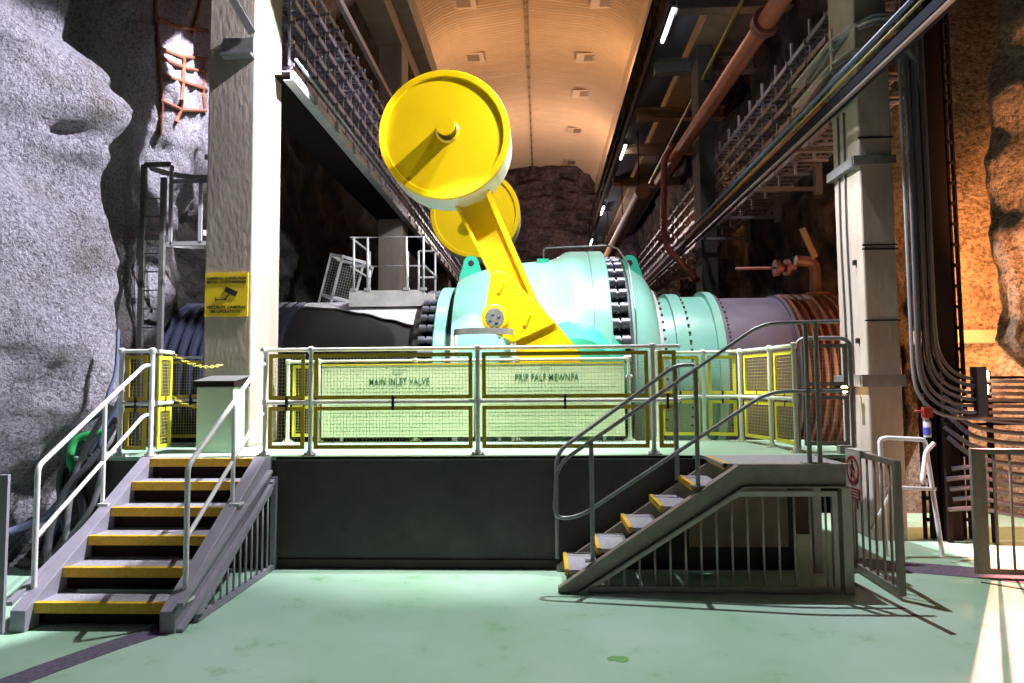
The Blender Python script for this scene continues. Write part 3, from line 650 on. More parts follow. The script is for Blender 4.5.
# ------------------------------------------------------------------ barred gates on the floor
def bar_gate(p, q, z1, label, n_bars, postw=0.06, endpost=True):
    t_ = thing('barred_gate', label, 'gate', (p[0], p[1], 0))
    p = V((p[0], p[1], 0)); q = V((q[0], q[1], 0)); d = (q - p).normalized(); nn = V((-d.y, d.x, 0))
    mb = MB(); Z = V((0, 0, 1))
    mb.bar(p + Z * 0.04, p + Z * z1, postw, 0.05, upv=nn); mb.bar(q + Z * 0.04, q + Z * z1, postw, 0.05, upv=nn)
    mb.bar(p + Z * 0.065, q + Z * 0.065, 0.045, 0.05); mb.bar(p + Z * (z1 - 0.025), q + Z * (z1 - 0.025), 0.045, 0.05)
    mb.build('gate_frame', 'gatesteel', t_)
    L = (q - p).length
    for i in range(n_bars):
        c = p + d * (L * (i + 1) / (n_bars + 1)); mb = MB(); mb.tube([c + Z * 0.09, c + Z * (z1 - 0.05)], 0.012, 8); mb.build('gate_bar', 'gatesteel', t_)
    return t_
g1 = bar_gate((3.05, 7.02), (3.02, 6.02), 1.17, 'open barred steel gate with a no pedestrians sign, beside the landing', 6)
g2 = bar_gate((4.11, 6.70), (5.35, 6.55), 1.20, 'barred steel gate at the right edge, in front of the orange lit cables', 8, 0.12)
g3 = bar_gate((-4.02, 4.98), (-4.8, 4.7), 1.20, 'grey steel gate edge at the far left beside the stair foot', 4, 0.08)
for o in g3.children: o.data.materials[0] = M['stringer']
mb = MB(); mb.box((2.99, 7.05, 0), (3.11, 7.13, 1.2)); tag(mb.build('gate_post', 'barb'), 'square brown grey post carrying the open gate', 'post')

t_ = thing('prohibition_sign', 'white sign with a crossed out walking figure hung over the open gate', 'sign', (2.99, 6.72, 0.7))
mb = MB(); mb.box((2.975, 6.60, 0.72), (2.983, 6.90, 1.19)); mb.box((2.975, 6.60, 1.185), (3.09, 6.90, 1.193)); mb.build('sign_plate', 'signw', t_)
mb = MB(); c = V((2.971, 6.75, 1.0)); n_ = 28; Ro, Ri = 0.135, 0.108
vs = [c + V((0, r_ * math.cos(2 * PI * k / n_), r_ * math.sin(2 * PI * k / n_))) for r_ in (Ro, Ri) for k in range(n_)]
vs += [p + V((0.004, 0, 0)) for p in vs]
fs = []
for k in range(n_):
    k2 = (k + 1) % n_; fs += [(k, k2, n_ + k2, n_ + k), (2 * n_ + k, 3 * n_ + k, 3 * n_ + k2, 2 * n_ + k2), (k, 2 * n_ + k, 2 * n_ + k2, k2), (n_ + k, n_ + k2, 3 * n_ + k2, 3 * n_ + k)]
mb.add(vs, fs); mb.bar(c + V((0, 0.08, 0.08)), c + V((0, -0.08, -0.08)), 0.004, 0.02, (1, 0, 0))
mb.build('red_ring', 'red', t_)
mb = MB(); cx_ = 2.9705
mb.tube([(cx_, 6.75, 1.075), (cx_ + 0.003, 6.75, 1.075)], 0.017, 10)
mb.bar((cx_, 6.75, 1.055), (cx_, 6.75, 0.985), 0.034, 0.004, (1, 0, 0)); mb.bar((cx_, 6.745, 0.99), (cx_, 6.71, 0.92), 0.016, 0.004, (1, 0, 0)); mb.bar((cx_, 6.755, 0.99), (cx_, 6.79, 0.92), 0.016, 0.004, (1, 0, 0))
mb.bar((cx_, 6.745, 1.045), (cx_, 6.70, 1.0), 0.012, 0.004, (1, 0, 0)); mb.bar((cx_, 6.755, 1.045), (cx_, 6.80, 1.005), 0.012, 0.004, (1, 0, 0)); mb.build('walking_figure', 'black', t_)
mb = MB(); mb.box((2.971, 6.61, 0.725), (2.975, 6.89, 0.83)); mb.build('red_caption_band', 'red', t_)
mb = MB()
for z in (0.80, 0.772, 0.744): mb.box((2.9695, 6.64, z), (2.971, 6.86, z + 0.008))
mb.build('caption_print', 'signw', t_)

# white step rails by the right column
t_ = thing('step_railing', 'white tubular step railing between the open gate and the right column', 'railing', (3.9, 7.6, 0))
mb = MB(); mb.tube(rounded([(3.62, 7.5, 0.0), (3.60, 7.5, 1.22), (3.66, 7.5, 1.24), (4.07, 7.5, 1.22), (4.20, 7.5, 0.0)], 0.05), 0.024, 10); mb.build('top_rail', 'white', t_)
mb = MB(); mb.tube(rounded([(4.12, 7.42, 1.19), (4.02, 7.40, 1.10), (3.92, 7.3, 0.82), (3.94, 7.3, 0.78)], 0.05), 0.024, 10); mb.build('curved_rail', 'white', t_)
mb = MB(); mb.tube([(3.63, 7.5, 0.72), (4.16, 7.5, 0.70)], 0.02, 10); mb.tube([(3.34, 7.2, 0.35), (3.66, 7.45, 0.66)], 0.016, 10); mb.build('mid_rail', 'white', t_)
t_ = thing('spray_bottle', 'bottle with a blue label and red head on the white step railing', 'bottle', (4.10, 7.5, 1.246))
mb = MB(); mb.lathe([(1.246, 0.0), (1.246, 0.038), (1.40, 0.038), (1.43, 0.018), (1.45, 0.018)], (4.10, 7.5, 0), 'Z', 20); mb.build('bottle_body', 'clear', t_)
mb = MB(); mb.lathe([(1.27, 0.0385), (1.27, 0.040), (1.35, 0.040), (1.35, 0.0385)], (4.10, 7.5, 0), 'Z', 20); mb.build('label', 'blue', t_)
mb = MB(); mb.box((4.06, 7.47, 1.45), (4.15, 7.53, 1.56)); mb.tube([(4.06, 7.5, 1.52), (3.98, 7.5, 1.52)], 0.012, 8); mb.build('spray_head', 'red', t_)

# ------------------------------------------------------------------ inlet valve and pipes
AY, AZ = 11.7, 1.9
A0 = (0, AY, AZ)
vl = thing('inlet_valve', 'huge mint green inlet valve body with studded flanges', 'valve', (0.2, AY, AZ))
mb = MB(); mb.lathe([(-1.34, 1.45), (-1.34, 1.74), (-1.1, 1.84), (-0.8, 1.93), (-0.3, 2.0), (0.1, 2.03), (0.24, 2.05), (0.42, 2.16), (0.50, 2.17)], A0, 'X', 96); mb.build('valve_body', 'teal', vl)
mb = MB(); mb.lathe([(-1.64, 1.3), (-1.64, 1.58), (-1.62, 1.60), (-1.46, 1.60), (-1.44, 1.58), (-1.44, 1.3)], A0, 'X', 96); mb.build('flange', 'teal', vl)
mb = MB(); mb.lathe([(-1.44, 1.53), (-1.34, 1.53)], A0, 'X', 64); mb.build('flange_gap', 'dark', vl)
mb = MB(); mb.lathe([(0.50, 2.17), (0.75, 2.17)], A0, 'X', 96); mb.lathe([(0.75, 2.15), (0.77, 2.15)], A0, 'X', 96); mb.lathe([(0.77, 2.15), (0.77, 2.17), (1.0, 2.17), (1.02, 2.15), (1.02, 1.3)], A0, 'X', 96); mb.lathe([(0.75, 2.17), (0.75, 2.15)], A0, 'X', 96); mb.build('flange', 'teal', vl)
mb = MB(); mb.lathe([(1.02, 1.9), (1.28, 1.9)], A0, 'X', 96); mb.build('flange_gap', 'dark', vl)
mb = MB(); mb.lathe([(1.27, 1.5), (1.27, 2.06), (1.30, 2.07), (1.32, 2.04), (1.32, 1.88)], A0, 'X', 96); mb.build('clamp_ring', 'bolt', vl)
mb = MB(); mb.lathe([(1.32, 1.88), (1.52, 1.85), (1.68, 1.74), (1.78, 1.58), (1.78, 1.3)], A0, 'X', 96); mb.build('outlet_cone', 'teal', vl)
mb = MB(); mb.lathe([(1.78, 1.3), (1.78, 1.52), (1.84, 1.52), (1.84, 1.3)], A0, 'X', 96); mb.build('seal_ring', 'palepaint', vl)
# big studs, one mesh data shared by copies
def studs(x0, x1, rad, n_, r_, parent):
    mb = MB(); mb.lathe([(x0, 0), (x0, r_), (x0 + 0.42 * (x1 - x0), r_), (x0 + 0.42 * (x1 - x0), r_ * 0.55), (x0 + 0.55 * (x1 - x0), r_ * 0.55), (x0 + 0.55 * (x1 - x0), r_), (x1, r_), (x1, 0)], (0, 0, 0), 'X', 12)
    me = None
    for k in range(n_):
        a = 2 * PI * k / n_; off_ = V((0, AY + rad * math.cos(a), AZ + rad * math.sin(a)))
        if me is None:
            o = mb.build('stud', 'bolt', parent); me = o.data
        else:
            o = D.objects.new('stud', me); COL.objects.link(o); o.parent = parent; o.matrix_parent_inverse = Matrix.Translation(-V(parent.location))
        o.location = off_
studs(1.02, 1.27, 2.0, 46, 0.086, vl)
studs(-1.87, -1.64, 1.49, 44, 0.062, vl)
def lug(x, w_, z0, z1, ylug=AY - 0.05):
    mb = MB(); n_ = 14; pts = [(x - w_, z0)] + [(x + 0.62 * w_ * math.cos(PI - PI * k / n_), z1 - 0.62 * w_ + 0.62 * w_ * math.sin(PI * k / n_)) for k in range(n_ + 1)] + [(x + w_, z0)]
    hole = [(x + 0.24 * w_ * math.cos(2 * PI * k / 12), z1 - 0.62 * w_ + 0.24 * w_ * math.sin(2 * PI * k / 12)) for k in range(12)]
    mb.prism(pts, ylug - 0.06, ylug + 0.06); o = mb.build('lifting_lug', 'teald', vl)
    mb = MB(); mb.prism(hole, ylug - 0.064, ylug - 0.058); h_ = mb.build('lug_eye', 'dark', o); h_.matrix_parent_inverse = Matrix()
lug(-1.17, 0.21, 3.62, 4.02, 11.5); lug(1.50, 0.22, 3.62, 3.99, 11.5)
mb = MB(); mb.box((-0.05, 11.0, 3.75), (0.14, 11.3, 3.87)); mb.box((-0.10, 11.05, 3.62), (0.0, 11.3, 3.80)); mb.build('small_bracket', 'teald', vl)
mb = MB(); mb.lathe([(9.35, 0.0), (9.35, 0.50), (9.40, 0.54), (9.55, 0.60), (9.72, 0.78), (10.2, 0.82)], (0.50, 0, 1.96), 'Y', 48); mb.build('trunnion', 'teald', vl)
mb = MB(); mb.tube(rounded([(0.06, 11.6, 3.9), (0.06, 11.6, 4.16), (1.16, 11.6, 4.19), (1.28, 11.2, 4.05), (1.335, 10.3, 3.62), (1.34, 9.7, 2.9), (1.34, 9.5, 1.9)], 0.06), 0.014, 8); mb.build('conduit', 'galvd', vl)

# outlet pipe to the right
pr = thing('outlet_pipe', 'thick green pipe with bolted flanges joining the valve outlet', 'pipe', (2.8, AY, AZ))
mb = MB(); mb.lathe([(1.84, 1.38), (2.06, 1.38)], A0, 'X', 80); mb.lathe([(2.06, 1.38), (2.06, 1.44), (2.24, 1.44), (2.24, 1.39)], A0, 'X', 80); mb.lathe([(2.24, 1.39), (2.66, 1.39), (2.66, 1.47), (2.78, 1.47), (2.78, 1.38)], A0, 'X', 80); mb.build('pipe_shell', 'teal', pr)
def boltrow(x, rad, n_, parent, r_=0.022):
    mb = MB()
    for k in range(n_):
        a = 2 * PI * k / n_; mb.lathe([(x - 0.03, 0), (x - 0.03, r_), (x + 0.03, r_), (x + 0.03, 0)], (0, AY + rad * math.cos(a), AZ + rad * math.sin(a)), 'X', 6)
    o = mb.build('bolt_row', 'dark', parent); o['kind'] = 'stuff'
boltrow(1.855, 1.48, 60, pr, 0.024); boltrow(2.255, 1.41, 60, pr, 0.018); boltrow(2.795, 1.42, 60, pr, 0.018)
pp = thing('outlet_pipe', 'purple grey smooth pipe section right of the green pipe', 'pipe', (3.5, AY, AZ))
mb = MB(); mb.lathe([(2.78, 1.44), (2.84, 1.44), (2.84, 1.36), (3.86, 1.36), (3.86, 1.40), (3.91, 1.40), (3.91, 1.3)], A0, 'X', 80); mb.build('pipe_shell', 'purple', pp)
boltrow(2.86, 1.40, 60, pp, 0.018)
pb = thing('outlet_pipe', 'rust brown ribbed pipe section passing behind the right column', 'pipe', (5.0, AY, AZ))
prof = []; x = 3.91
while x < 5.3:
    prof += [(x, 1.33), (x + 0.03, 1.33), (x + 0.045, 1.41), (x + 0.085, 1.41), (x + 0.10, 1.33)]; x += 0.13
mb = MB(); mb.lathe(prof, A0, 'X', 64); mb.build('pipe_shell', 'rustpipe', pb)
# inlet pipe on the left
pl_ = thing('inlet_pipe', 'shade-darkened inlet pipe entering the valve from the left under the access platform', 'pipe', (-3, AY, AZ))
mb = MB(); mb.lathe([(-1.88, 1.2), (-1.88, 1.40), (-1.98, 1.40), (-2.06, 1.32), (-4.0, 1.34)], A0, 'X', 80); mb.build('pipe_shell', 'shadepipe', pl_)
pl2 = thing('inlet_pipe', 'dark slate ribbed inlet pipe running behind the signed column to the rock', 'pipe', (-5, AY, AZ))
prof = []; x = -4.0
while x > -6.9:
    prof += [(x, 1.33), (x - 0.05, 1.33), (x - 0.07, 1.39), (x - 0.12, 1.39), (x - 0.14, 1.33)]; x -= 0.17
mb = MB(); mb.lathe(prof, A0, 'X', 64); mb.build('pipe_shell', 'bluepipe', pl2)

# saddle platform on the inlet pipe
ap = thing('access_platform', 'small galvanised access platform with handrails on top of the inlet pipe', 'platform', (-2.5, 11.5, 3.2))
mb = MB(); mb.box((-3.12, 10.95, 3.12), (-1.92, 12.3, 3.38)); mb.box((-1.92, 10.95, 3.12), (-1.72, 12.3, 3.32)); mb.build('deck_box', 'palepaint', ap)
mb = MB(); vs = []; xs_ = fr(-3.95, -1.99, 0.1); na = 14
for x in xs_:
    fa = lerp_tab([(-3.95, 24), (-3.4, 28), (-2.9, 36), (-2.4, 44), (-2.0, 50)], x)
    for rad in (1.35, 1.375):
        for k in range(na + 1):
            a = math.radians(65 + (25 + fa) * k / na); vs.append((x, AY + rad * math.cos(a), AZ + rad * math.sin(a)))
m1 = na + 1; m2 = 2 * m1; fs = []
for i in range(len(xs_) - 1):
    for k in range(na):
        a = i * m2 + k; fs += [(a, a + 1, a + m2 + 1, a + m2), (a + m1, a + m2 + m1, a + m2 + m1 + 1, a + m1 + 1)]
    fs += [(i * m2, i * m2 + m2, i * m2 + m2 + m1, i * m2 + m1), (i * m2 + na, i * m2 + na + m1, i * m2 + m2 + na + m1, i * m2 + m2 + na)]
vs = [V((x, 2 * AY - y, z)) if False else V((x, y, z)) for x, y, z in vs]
mb.add(vs, fs, True); mb.build('lit_pipe_top', 'palepaint', ap)  # pale curved sheet stands in for the lit top of the pipe
X0, X1, Y0, Y1 = -3.10, -1.90, 10.97, 12.2
for nm, z in (('top_rail', 4.26), ('mid_rail', 3.78)):
    mb = MB(); mb.tube([(X0, Y1, z), (X0, Y0, z), (X1 + 0.02, Y0, z), (X1 + 0.02, Y1, z), (X0 + 0.9, Y1, z)], 0.018, 8); mb.build(nm, 'galv', ap)
for x, y in ((X0 + 0.05, Y0), (X0 + 0.28, Y0), (X0 + 0.92, Y0), (X1, Y0), (X1, Y1), (X0, Y1), (X0 + 0.9, Y1), (X0 + 0.7, Y1)):
    mb = MB(); mb.tube([(x, y, 3.2), (x, y, 4.26)], 0.02, 8); mb.box((x - 0.05, y - 0.03, 3.38), (x + 0.05, y + 0.03, 3.42)); mb.build('post', 'galv', ap)
lc = thing('ladder_cage', 'tilted mesh ladder cage standing left of the small access platform', 'ladder', (-3.5, 12.0, 3.1))
R = Matrix.Translation((-3.55, 12.0, 3.1)) @ Matrix.Rotation(math.radians(14), 4, 'Y')
mb = MB()
for x, y in ((-0.35, -0.3), (-0.1, -0.42), (0.25, -0.3), (0.25, 0.3), (-0.35, 0.3)): mb.bar(R @ V((x, y, -0.25)), R @ V((x, y, 1.0)), 0.035, 0.03)
for z in (0.25, 0.97):
    pts = [R @ V(p) for p in ((0.25, -0.3, z), (-0.1, -0.42, z), (-0.35, -0.3, z), (-0.35, 0.3, z), (0.25, 0.3, z), (0.25, -0.3, z))]
    for a, b_ in zip(pts, pts[1:]): mb.bar(a, b_, 0.03, 0.05)
cg = mb.build('cage_frame', 'galv', lc)
mb = MB()
for i in range(14): mb.bar(R @ V((-0.33 + i * 0.043, -0.31, 0.0)), R @ V((-0.33 + i * 0.043, -0.31, 0.95)), 0.005, 0.005)
for j in range(20): mb.bar(R @ V((-0.35, -0.31, 0.02 + j * 0.048)), R @ V((0.25, -0.31, 0.02 + j * 0.048)), 0.005, 0.005)
mb.build('cage_mesh', 'wiregrey', lc)

# counterweights and crank arms
def capsule_poly(cx, cz, r_, a0, a1, n_=10): return [(cx + r_ * math.cos(math.radians(a0 + (a1 - a0) * k / n_)), cz + r_ * math.sin(math.radians(a0 + (a1 - a0) * k / n_))) for k in range(n_ + 1)]
def counterweight(yf, dirn, label, wlabel):
    # yf: face nearest the camera; body 0.62 deep
    cx, cz, R_ = -1.26, 5.17, 0.88
    t_ = thing('counterweight_arm', label, 'counterweight', (0.62, yf + 0.6, 1.96), 'yellow counterweight arms either side of the valve')
    y1 = yf + 0.62
    mb = MB(); mb.lathe([(yf + 0.026, 0.0), (yf + 0.026, 0.785), (yf, 0.795), (yf, R_ - 0.012), (yf + 0.012, R_)], (cx, 0, cz), 'Y', 72); mb.lathe([(y1, R_), (y1, 0.0)], (cx, 0, cz), 'Y', 72)
    dk = mb.build('weight_disc', 'yellow', t_)
    mb = MB(); mb.lathe([(yf + 0.012, R_), (yf + 0.06, R_)], (cx, 0, cz), 'Y', 72); s2 = mb.build('weight_rim', 'yellow', dk); s2.matrix_parent_inverse = Matrix()
    mb = MB(); mb.lathe([(yf + 0.06, R_), (y1, R_)], (cx, 0, cz), 'Y', 72); s2 = mb.build('weight_side', 'yellow_edge', dk); s2.matrix_parent_inverse = Matrix(); s2['label'] = 'pale side band of the weight'
    px_, pz_ = cx + 0.045, cz + 0.04
    mb = MB(); mb.lathe([(yf + 0.055, 0.165), (yf + 0.03, 0.165), (yf + 0.02, 0.15), (yf + 0.0, 0.135), (yf + 0.0, 0.12)], (px_, 0, pz_), 'Y', 36); mb.build('hub_collar', 'yellow', t_)
    mb = MB(); mb.lathe([(yf + 0.05, 0.125), (yf - 0.17, 0.125)], (px_, 0, pz_), 'Y', 36); mb.build('axle_thread', 'black', t_)
    mb = MB(); mb.lathe([(yf - 0.17, 0.125), (yf - 0.215, 0.125), (yf - 0.215, 0)], (px_, 0, pz_), 'Y', 36); mb.build('axle_cap', 'yellow', t_)
    # box arm: web with two flange plates, from disc to trunnion
    a_ = y1 - 0.20
    L0 = V((-1.05, 0, 4.55)); L1 = V((-0.62, 0, 3.25)); R0_ = V((-0.72, 0, 4.75)); 
    G = lambda x, y: (lambda p: (p.x, p.z))(atY(x, y, 9.2))
    mb = MB(); mb.prism([G(440, 172), G(457, 208), G(488, 270), G(500, 300), G(520, 400), G(585, 400), G(577, 349), G(537, 300), G(490, 195), G(480, 172)], a_ + 0.10, a_ + 0.16); mb.build('arm_web', 'yellow', t_)
    def plate(pa, pb, w_, y0_, y1_):
        p, q_ = V((pa[0], 0, pa[1])), V((pb[0], 0, pb[1])); n_ = V((q_.z - p.z, 0, -(q_.x - p.x))).normalized() * w_
        m_ = MB(); m_.add([V((v.x, y, v.z)) for v in (p, p + n_, q_ + n_, q_) for y in (y0_, y1_)], [(0, 2, 4, 6), (1, 7, 5, 3), (0, 1, 3, 2), (2, 3, 5, 4), (4, 5, 7, 6), (6, 7, 1, 0)]); m_.build('arm_flange', 'yellow', t_)
    plate(G(482, 172), G(537, 300), 0.07, a_ - 0.10, a_ + 0.30); plate(G(537, 300), G(583, 360), 0.07, a_ - 0.02, a_ + 0.30)
    plate(G(447, 190), G(491, 276), -0.045, a_ - 0.02, a_ + 0.30)
    # crank plate with clevis pin
    def W(x, y): p = atY(x, y, 9.05); return (p.x, p.z)
    poly = [W(490, 277), W(493, 273), W(498, 271), W(503, 272), W(508, 275), W(556, 323), W(513, 343), W(500, 336), W(490, 332), W(484.5, 325), W(483.5, 316), W(486, 308)]
    yp = a_ - 0.24
    mb = MB(); mb.prism(poly, yp, yp + 0.08); mb.build('crank_plate', 'yellow', t_, bevel=0.01)
    mb = MB(); mb.prism([W(513, 343), W(556, 323), W(580, 352), W(578, 400), W(520, 400)], yp + 0.05, yp + 0.30); mb.build('crank_foot', 'yellow', t_)
    c_ = W(495, 318)
    mb = MB(); mb.lathe([(yp, 0.185), (yp - 0.04, 0.18), (yp - 0.05, 0.165), (yp - 0.05, 0.12)], (c_[0], 0, c_[1]), 'Y', 32); mb.build('pin_boss', 'yellow', t_)
    mb = MB(); mb.lathe([(yp - 0.02, 0.125), (yp - 0.06, 0.125), (yp - 0.06, 0.0)], (c_[0], 0, c_[1]), 'Y', 28)
    for k in range(4): mb.lathe([(yp - 0.06, 0.02), (yp - 0.075, 0.02), (yp - 0.075, 0)], (c_[0] + 0.06 * math.cos(k * PI / 2 + 0.4), 0, c_[1] + 0.06 * math.sin(k * PI / 2 + 0.4)), 'Y', 8)
    mb.build('pin_end', 'galvd', t_)
    for (x, y), (x2, y2) in (((503, 281), (498, 293)), ((529, 313), (524, 326))):
        p, q_ = W(x, y), W(x2, y2); mb = MB(); mb.bar((p[0], yp - 0.01, p[1]), (q_[0], yp - 0.01, q_[1]), 0.05, 0.035, (0, 1, 0)); mb.build('stop_lug', 'yellow', t_, bevel=0.008)
    return t_
counterweight(8.85, 1, 'near yellow crank arm carrying the larger looking round counterweight', '')
c2 = counterweight(13.1, -1, 'far yellow crank arm with round counterweight, partly hidden behind the near one', '')

# hoop of the pit ladder behind the railing
t_ = thing('pit_ladder_hoop', 'grey curved ladder hoop just behind the front railing, below the yellow crank pin', 'ladder', (-0.75, 8.95, 1.0))
mb = MB(); n_ = 20; vs = []; c = V((-0.76, 9.05, 0)); 
for k in range(n_ + 1):
    a = PI + PI * k / n_
    for r_, z in ((0.385, 2.49), (0.40, 2.49), (0.40, 2.57), (0.385, 2.57)): vs.append((c.x + r_ * math.cos(a), c.y + r_ * 0.8 * math.sin(a), z))
fs = [(k * 4 + j, k * 4 + (j + 1) % 4, (k + 1) * 4 + (j + 1) % 4, (k + 1) * 4 + j) for k in range(n_) for j in range(4)]
mb.add(vs, fs, True); mb.build('hoop_band', 'galvd', t_)
for k in (0, 20):
    a = PI + PI * k / n_; x, y = c.x + 0.395 * math.cos(a), c.y + 0.316 * math.sin(a); mb = MB(); mb.box((x - 0.035, y - 0.008, 0.2), (x + 0.035, y + 0.008, 2.50)); mb.build('upright', 'white', t_)

# ------------------------------------------------------------------ caged ladder left of the column
t_ = thing('caged_ladder', 'tall grey caged ladder between the rock wall and the signed column', 'ladder', (-5.2, 10.0, 0))
mb = MB()
yl = 9.6; P_ = lambda x, y: atY(x, y, yl)
xa, xb = P_(141, 300).x, P_(161, 300).x; ztop = P_(141, 165).z
for x, zt_ in ((xa, ztop), (xb, ztop - 0.2)):
    mb = MB(); mb.box((x - 0.035, yl - 0.03, -1.5), (x + 0.035, yl + 0.03, zt_)); mb.build('stile', 'galvd', t_)
mb = MB(); z = 0.0
k = 0
while z < ztop - 0.3:
    mb = MB(); mb.tube([(xa, yl, z), (xb, yl, z)], 0.011, 6); mb.build('rung', 'galvd', t_); z += 0.27
cxm = (xa + xb) / 2 + 0.42
for z in (P_(150, 238).z, ztop):
    mb = MB(); vs = []; n_ = 16
    for k in range(n_ + 1):
        a = PI * 1.0 - PI * 1.25 * k / n_ 
        for r_, zz in ((0.60, z - 0.04), (0.61, z - 0.04), (0.61, z + 0.04), (0.60, z + 0.04)): vs.append((cxm + 0.05 + r_ * math.cos(a), yl + 0.1 + 0.55 * math.sin(a), zz))
    fs = [(k * 4 + j, k * 4 + (j + 1) % 4, (k + 1) * 4 + (j + 1) % 4, (k + 1) * 4 + j) for k in range(n_) for j in range(4)]
    mb.add(vs, fs, True); mb.bar((xa, yl, z), (xb + 0.1, yl, z), 0.03, 0.07); mb.build('cage_hoop', 'galvd', t_)
za, zb = P_(150, 240).z, P_(150, 181).z
mb = MB(); ym = yl + 0.05; xc_, xd_ = P_(168, 250).x, P_(198, 250).x
mb.bar((xc_, ym, za - 0.1), (xc_, ym, ztop), 0.05, 0.03); mb.bar((xd_, ym, za - 0.05), (xd_, ym, zb), 0.05, 0.03); mb.bar((xc_, ym, zb), (xd_ + 0.1, ym, zb), 0.03, 0.06); mb.bar((xc_, ym, za - 0.05), (xd_ + 0.1, ym, za - 0.05), 0.03, 0.06); mb.build('cage_upright', 'galv', t_)

# rusty bar grid pinned to the rock above the ladder
def hitL(x, y):
    d = ray(x, y); t_ = 5.0
    while t_ < 14:
        p = CP + d * t_
        if p.x <= xl(p.y, p.z) + 0.03: return p
        t_ += 0.01
    return CP + d * 11
lines = [[(155, 0), (157, 30), (160, 70), (162, 105), (160, 135)], [(200, 0), (196, 18), (192, 34)], [(184, 58), (183, 85), (181, 110), (176, 122)], [(205, 60), (203, 90), (205, 108)],
         [(158, 18), (175, 26), (208, 31)], [(158, 47), (180, 56), (207, 59)], [(160, 57), (185, 68), (207, 72)], [(160, 74), (185, 82), (207, 90)], [(160, 100), (182, 110), (206, 111)]]
t_ = thing('rusty_bar_grid', 'rusty steel bar grid pinned over the pale rock above the caged ladder', 'grid', (-5.5, 9.8, 5.0))
for ln in lines:
    pts = []
    for (ax, ay), (bx, by) in zip(ln, ln[1:]):
        for k in range(5): s_ = k / 5; pts.append(hitL(ax + (bx - ax) * s_, ay + (by - ay) * s_))
    pts.append(hitL(*ln[-1])); mb = MB(); mb.tube(pts, 0.03, 6); mb.build('rusty_bar', 'rust', t_)

# ------------------------------------------------------------------ cable galleries
def cable_tray(x0, x1, z, y0, y1, m, label, group, cables=3, rung=0.22):
    t_ = thing('cable_tray', label, 'cable tray', ((x0 + x1) / 2, y0, z), group)
    for xa_ in (x0, x1 - 0.02): mb = MB(); mb.box((xa_, y0, z), (xa_ + 0.02, y1, z + 0.08)); mb.build('side_rail', m, t_)
    mb = MB(); y = y0 + 0.1
    while y < y1: mb.box((x0, y, z + 0.01), (x1, y + 0.035, z + 0.03)); y += rung
    o = mb.build('rung_grid', m, t_)
    return t_
def tray_cable(x, z, y0, y1, r_, m, label, group):
    mb = MB(); pts = []; y = y0; k = 0
    while y < y1 + 0.1: pts.append((x + 0.015 * math.sin(y * 1.7 + x * 9), y, z + r_ + 0.008 * math.sin(y * 3.1 + x * 20))); y += 0.7
    mb.tube(pts, r_, 6); tag(mb.build('power_cable', m), label, 'cable', group)
LV = ['lowest', 'second', 'third', 'fourth', 'fifth', 'topmost']
zsL = [6.2, 6.52, 6.84, 7.16, 7.48, 7.8]
for k, z in enumerate(zsL):
    cable_tray(-3.95, -3.37, z, 8.9, 30, 'tray', LV[k] + ' of the stacked zinc cable trays along the left gallery', 'stacked cable trays on the left gallery')
    for j, xx in enumerate((-3.85, -3.66, -3.43)[k % 2:]):
        tray_cable(xx, z + 0.04 + 0.05 * (j == 1), 9.0, 30, 0.028, ('cable', 'cableg', 'cablepale')[j], 'grey or black cable lying in a left gallery tray', 'cables in the left gallery trays')
gal = thing('tray_hanger_frame', 'zinc hanger frames holding the stacked left cable trays', 'bracket', (-3.7, 9, 5.9))
yy = 8.95
while yy < 30:
    mb = MB(); mb.box((-3.42, yy, 5.95), (-3.39, yy + 0.03, 8.05)); mb.box((-3.72, yy, 5.95), (-3.69, yy + 0.03, 8.05))
    for z in zsL: mb.box((-4.0, yy, z - 0.04), (-3.33, yy + 0.03, z)); mb.box((-3.35, yy, z - 0.04), (-3.33, yy + 0.03, z + 0.05))
    mb.build('hanger', 'tray', gal); yy += 0.5
mb = MB(); mb.box((-4.02, 8.6, 5.90), (-3.26, 30, 5.925)); tag(mb.build('gallery_soffit', 'bsteel'), 'black steel soffit plate under the left cable gallery', 'plate')
mb = MB(); mb.box((-3.25, 8.6, 5.84), (-3.20, 30, 5.97)); mb.box((-3.34, 8.6, 5.84), (-3.25, 30, 5.855)); mb.box((-3.36, 8.6, 5.96), (-3.20, 30, 5.975))
tag(mb.build('gallery_channel', 'palepaint'), 'pale steel channel along the bottom of the left cable gallery', 'beam')
mb = MB(); mb.tube([(-3.18, 8.6, 6.12), (-3.18, 30, 6.12)], 0.022, 8); tag(mb.build('gallery_conduit', 'galv'), 'galvanised conduit running above the left gallery channel', 'pipe')
mb = MB(); mb.box((-3.30, 8.87, 8.10), (-3.22, 30, 8.22)); tag(mb.build('gallery_top_rail', 'trayr'), 'brown upper edge rail of the left cable gallery', 'beam')
mb = MB()
for i in range(20): mb.box((-3.20, 9.4 + i, 5.84), (-3.15, 9.5 + i, 5.96))
o = tag(mb.build('channel_clamp', 'galv'), 'row of small clamps under the left gallery channel', 'clamp', kind='stuff')

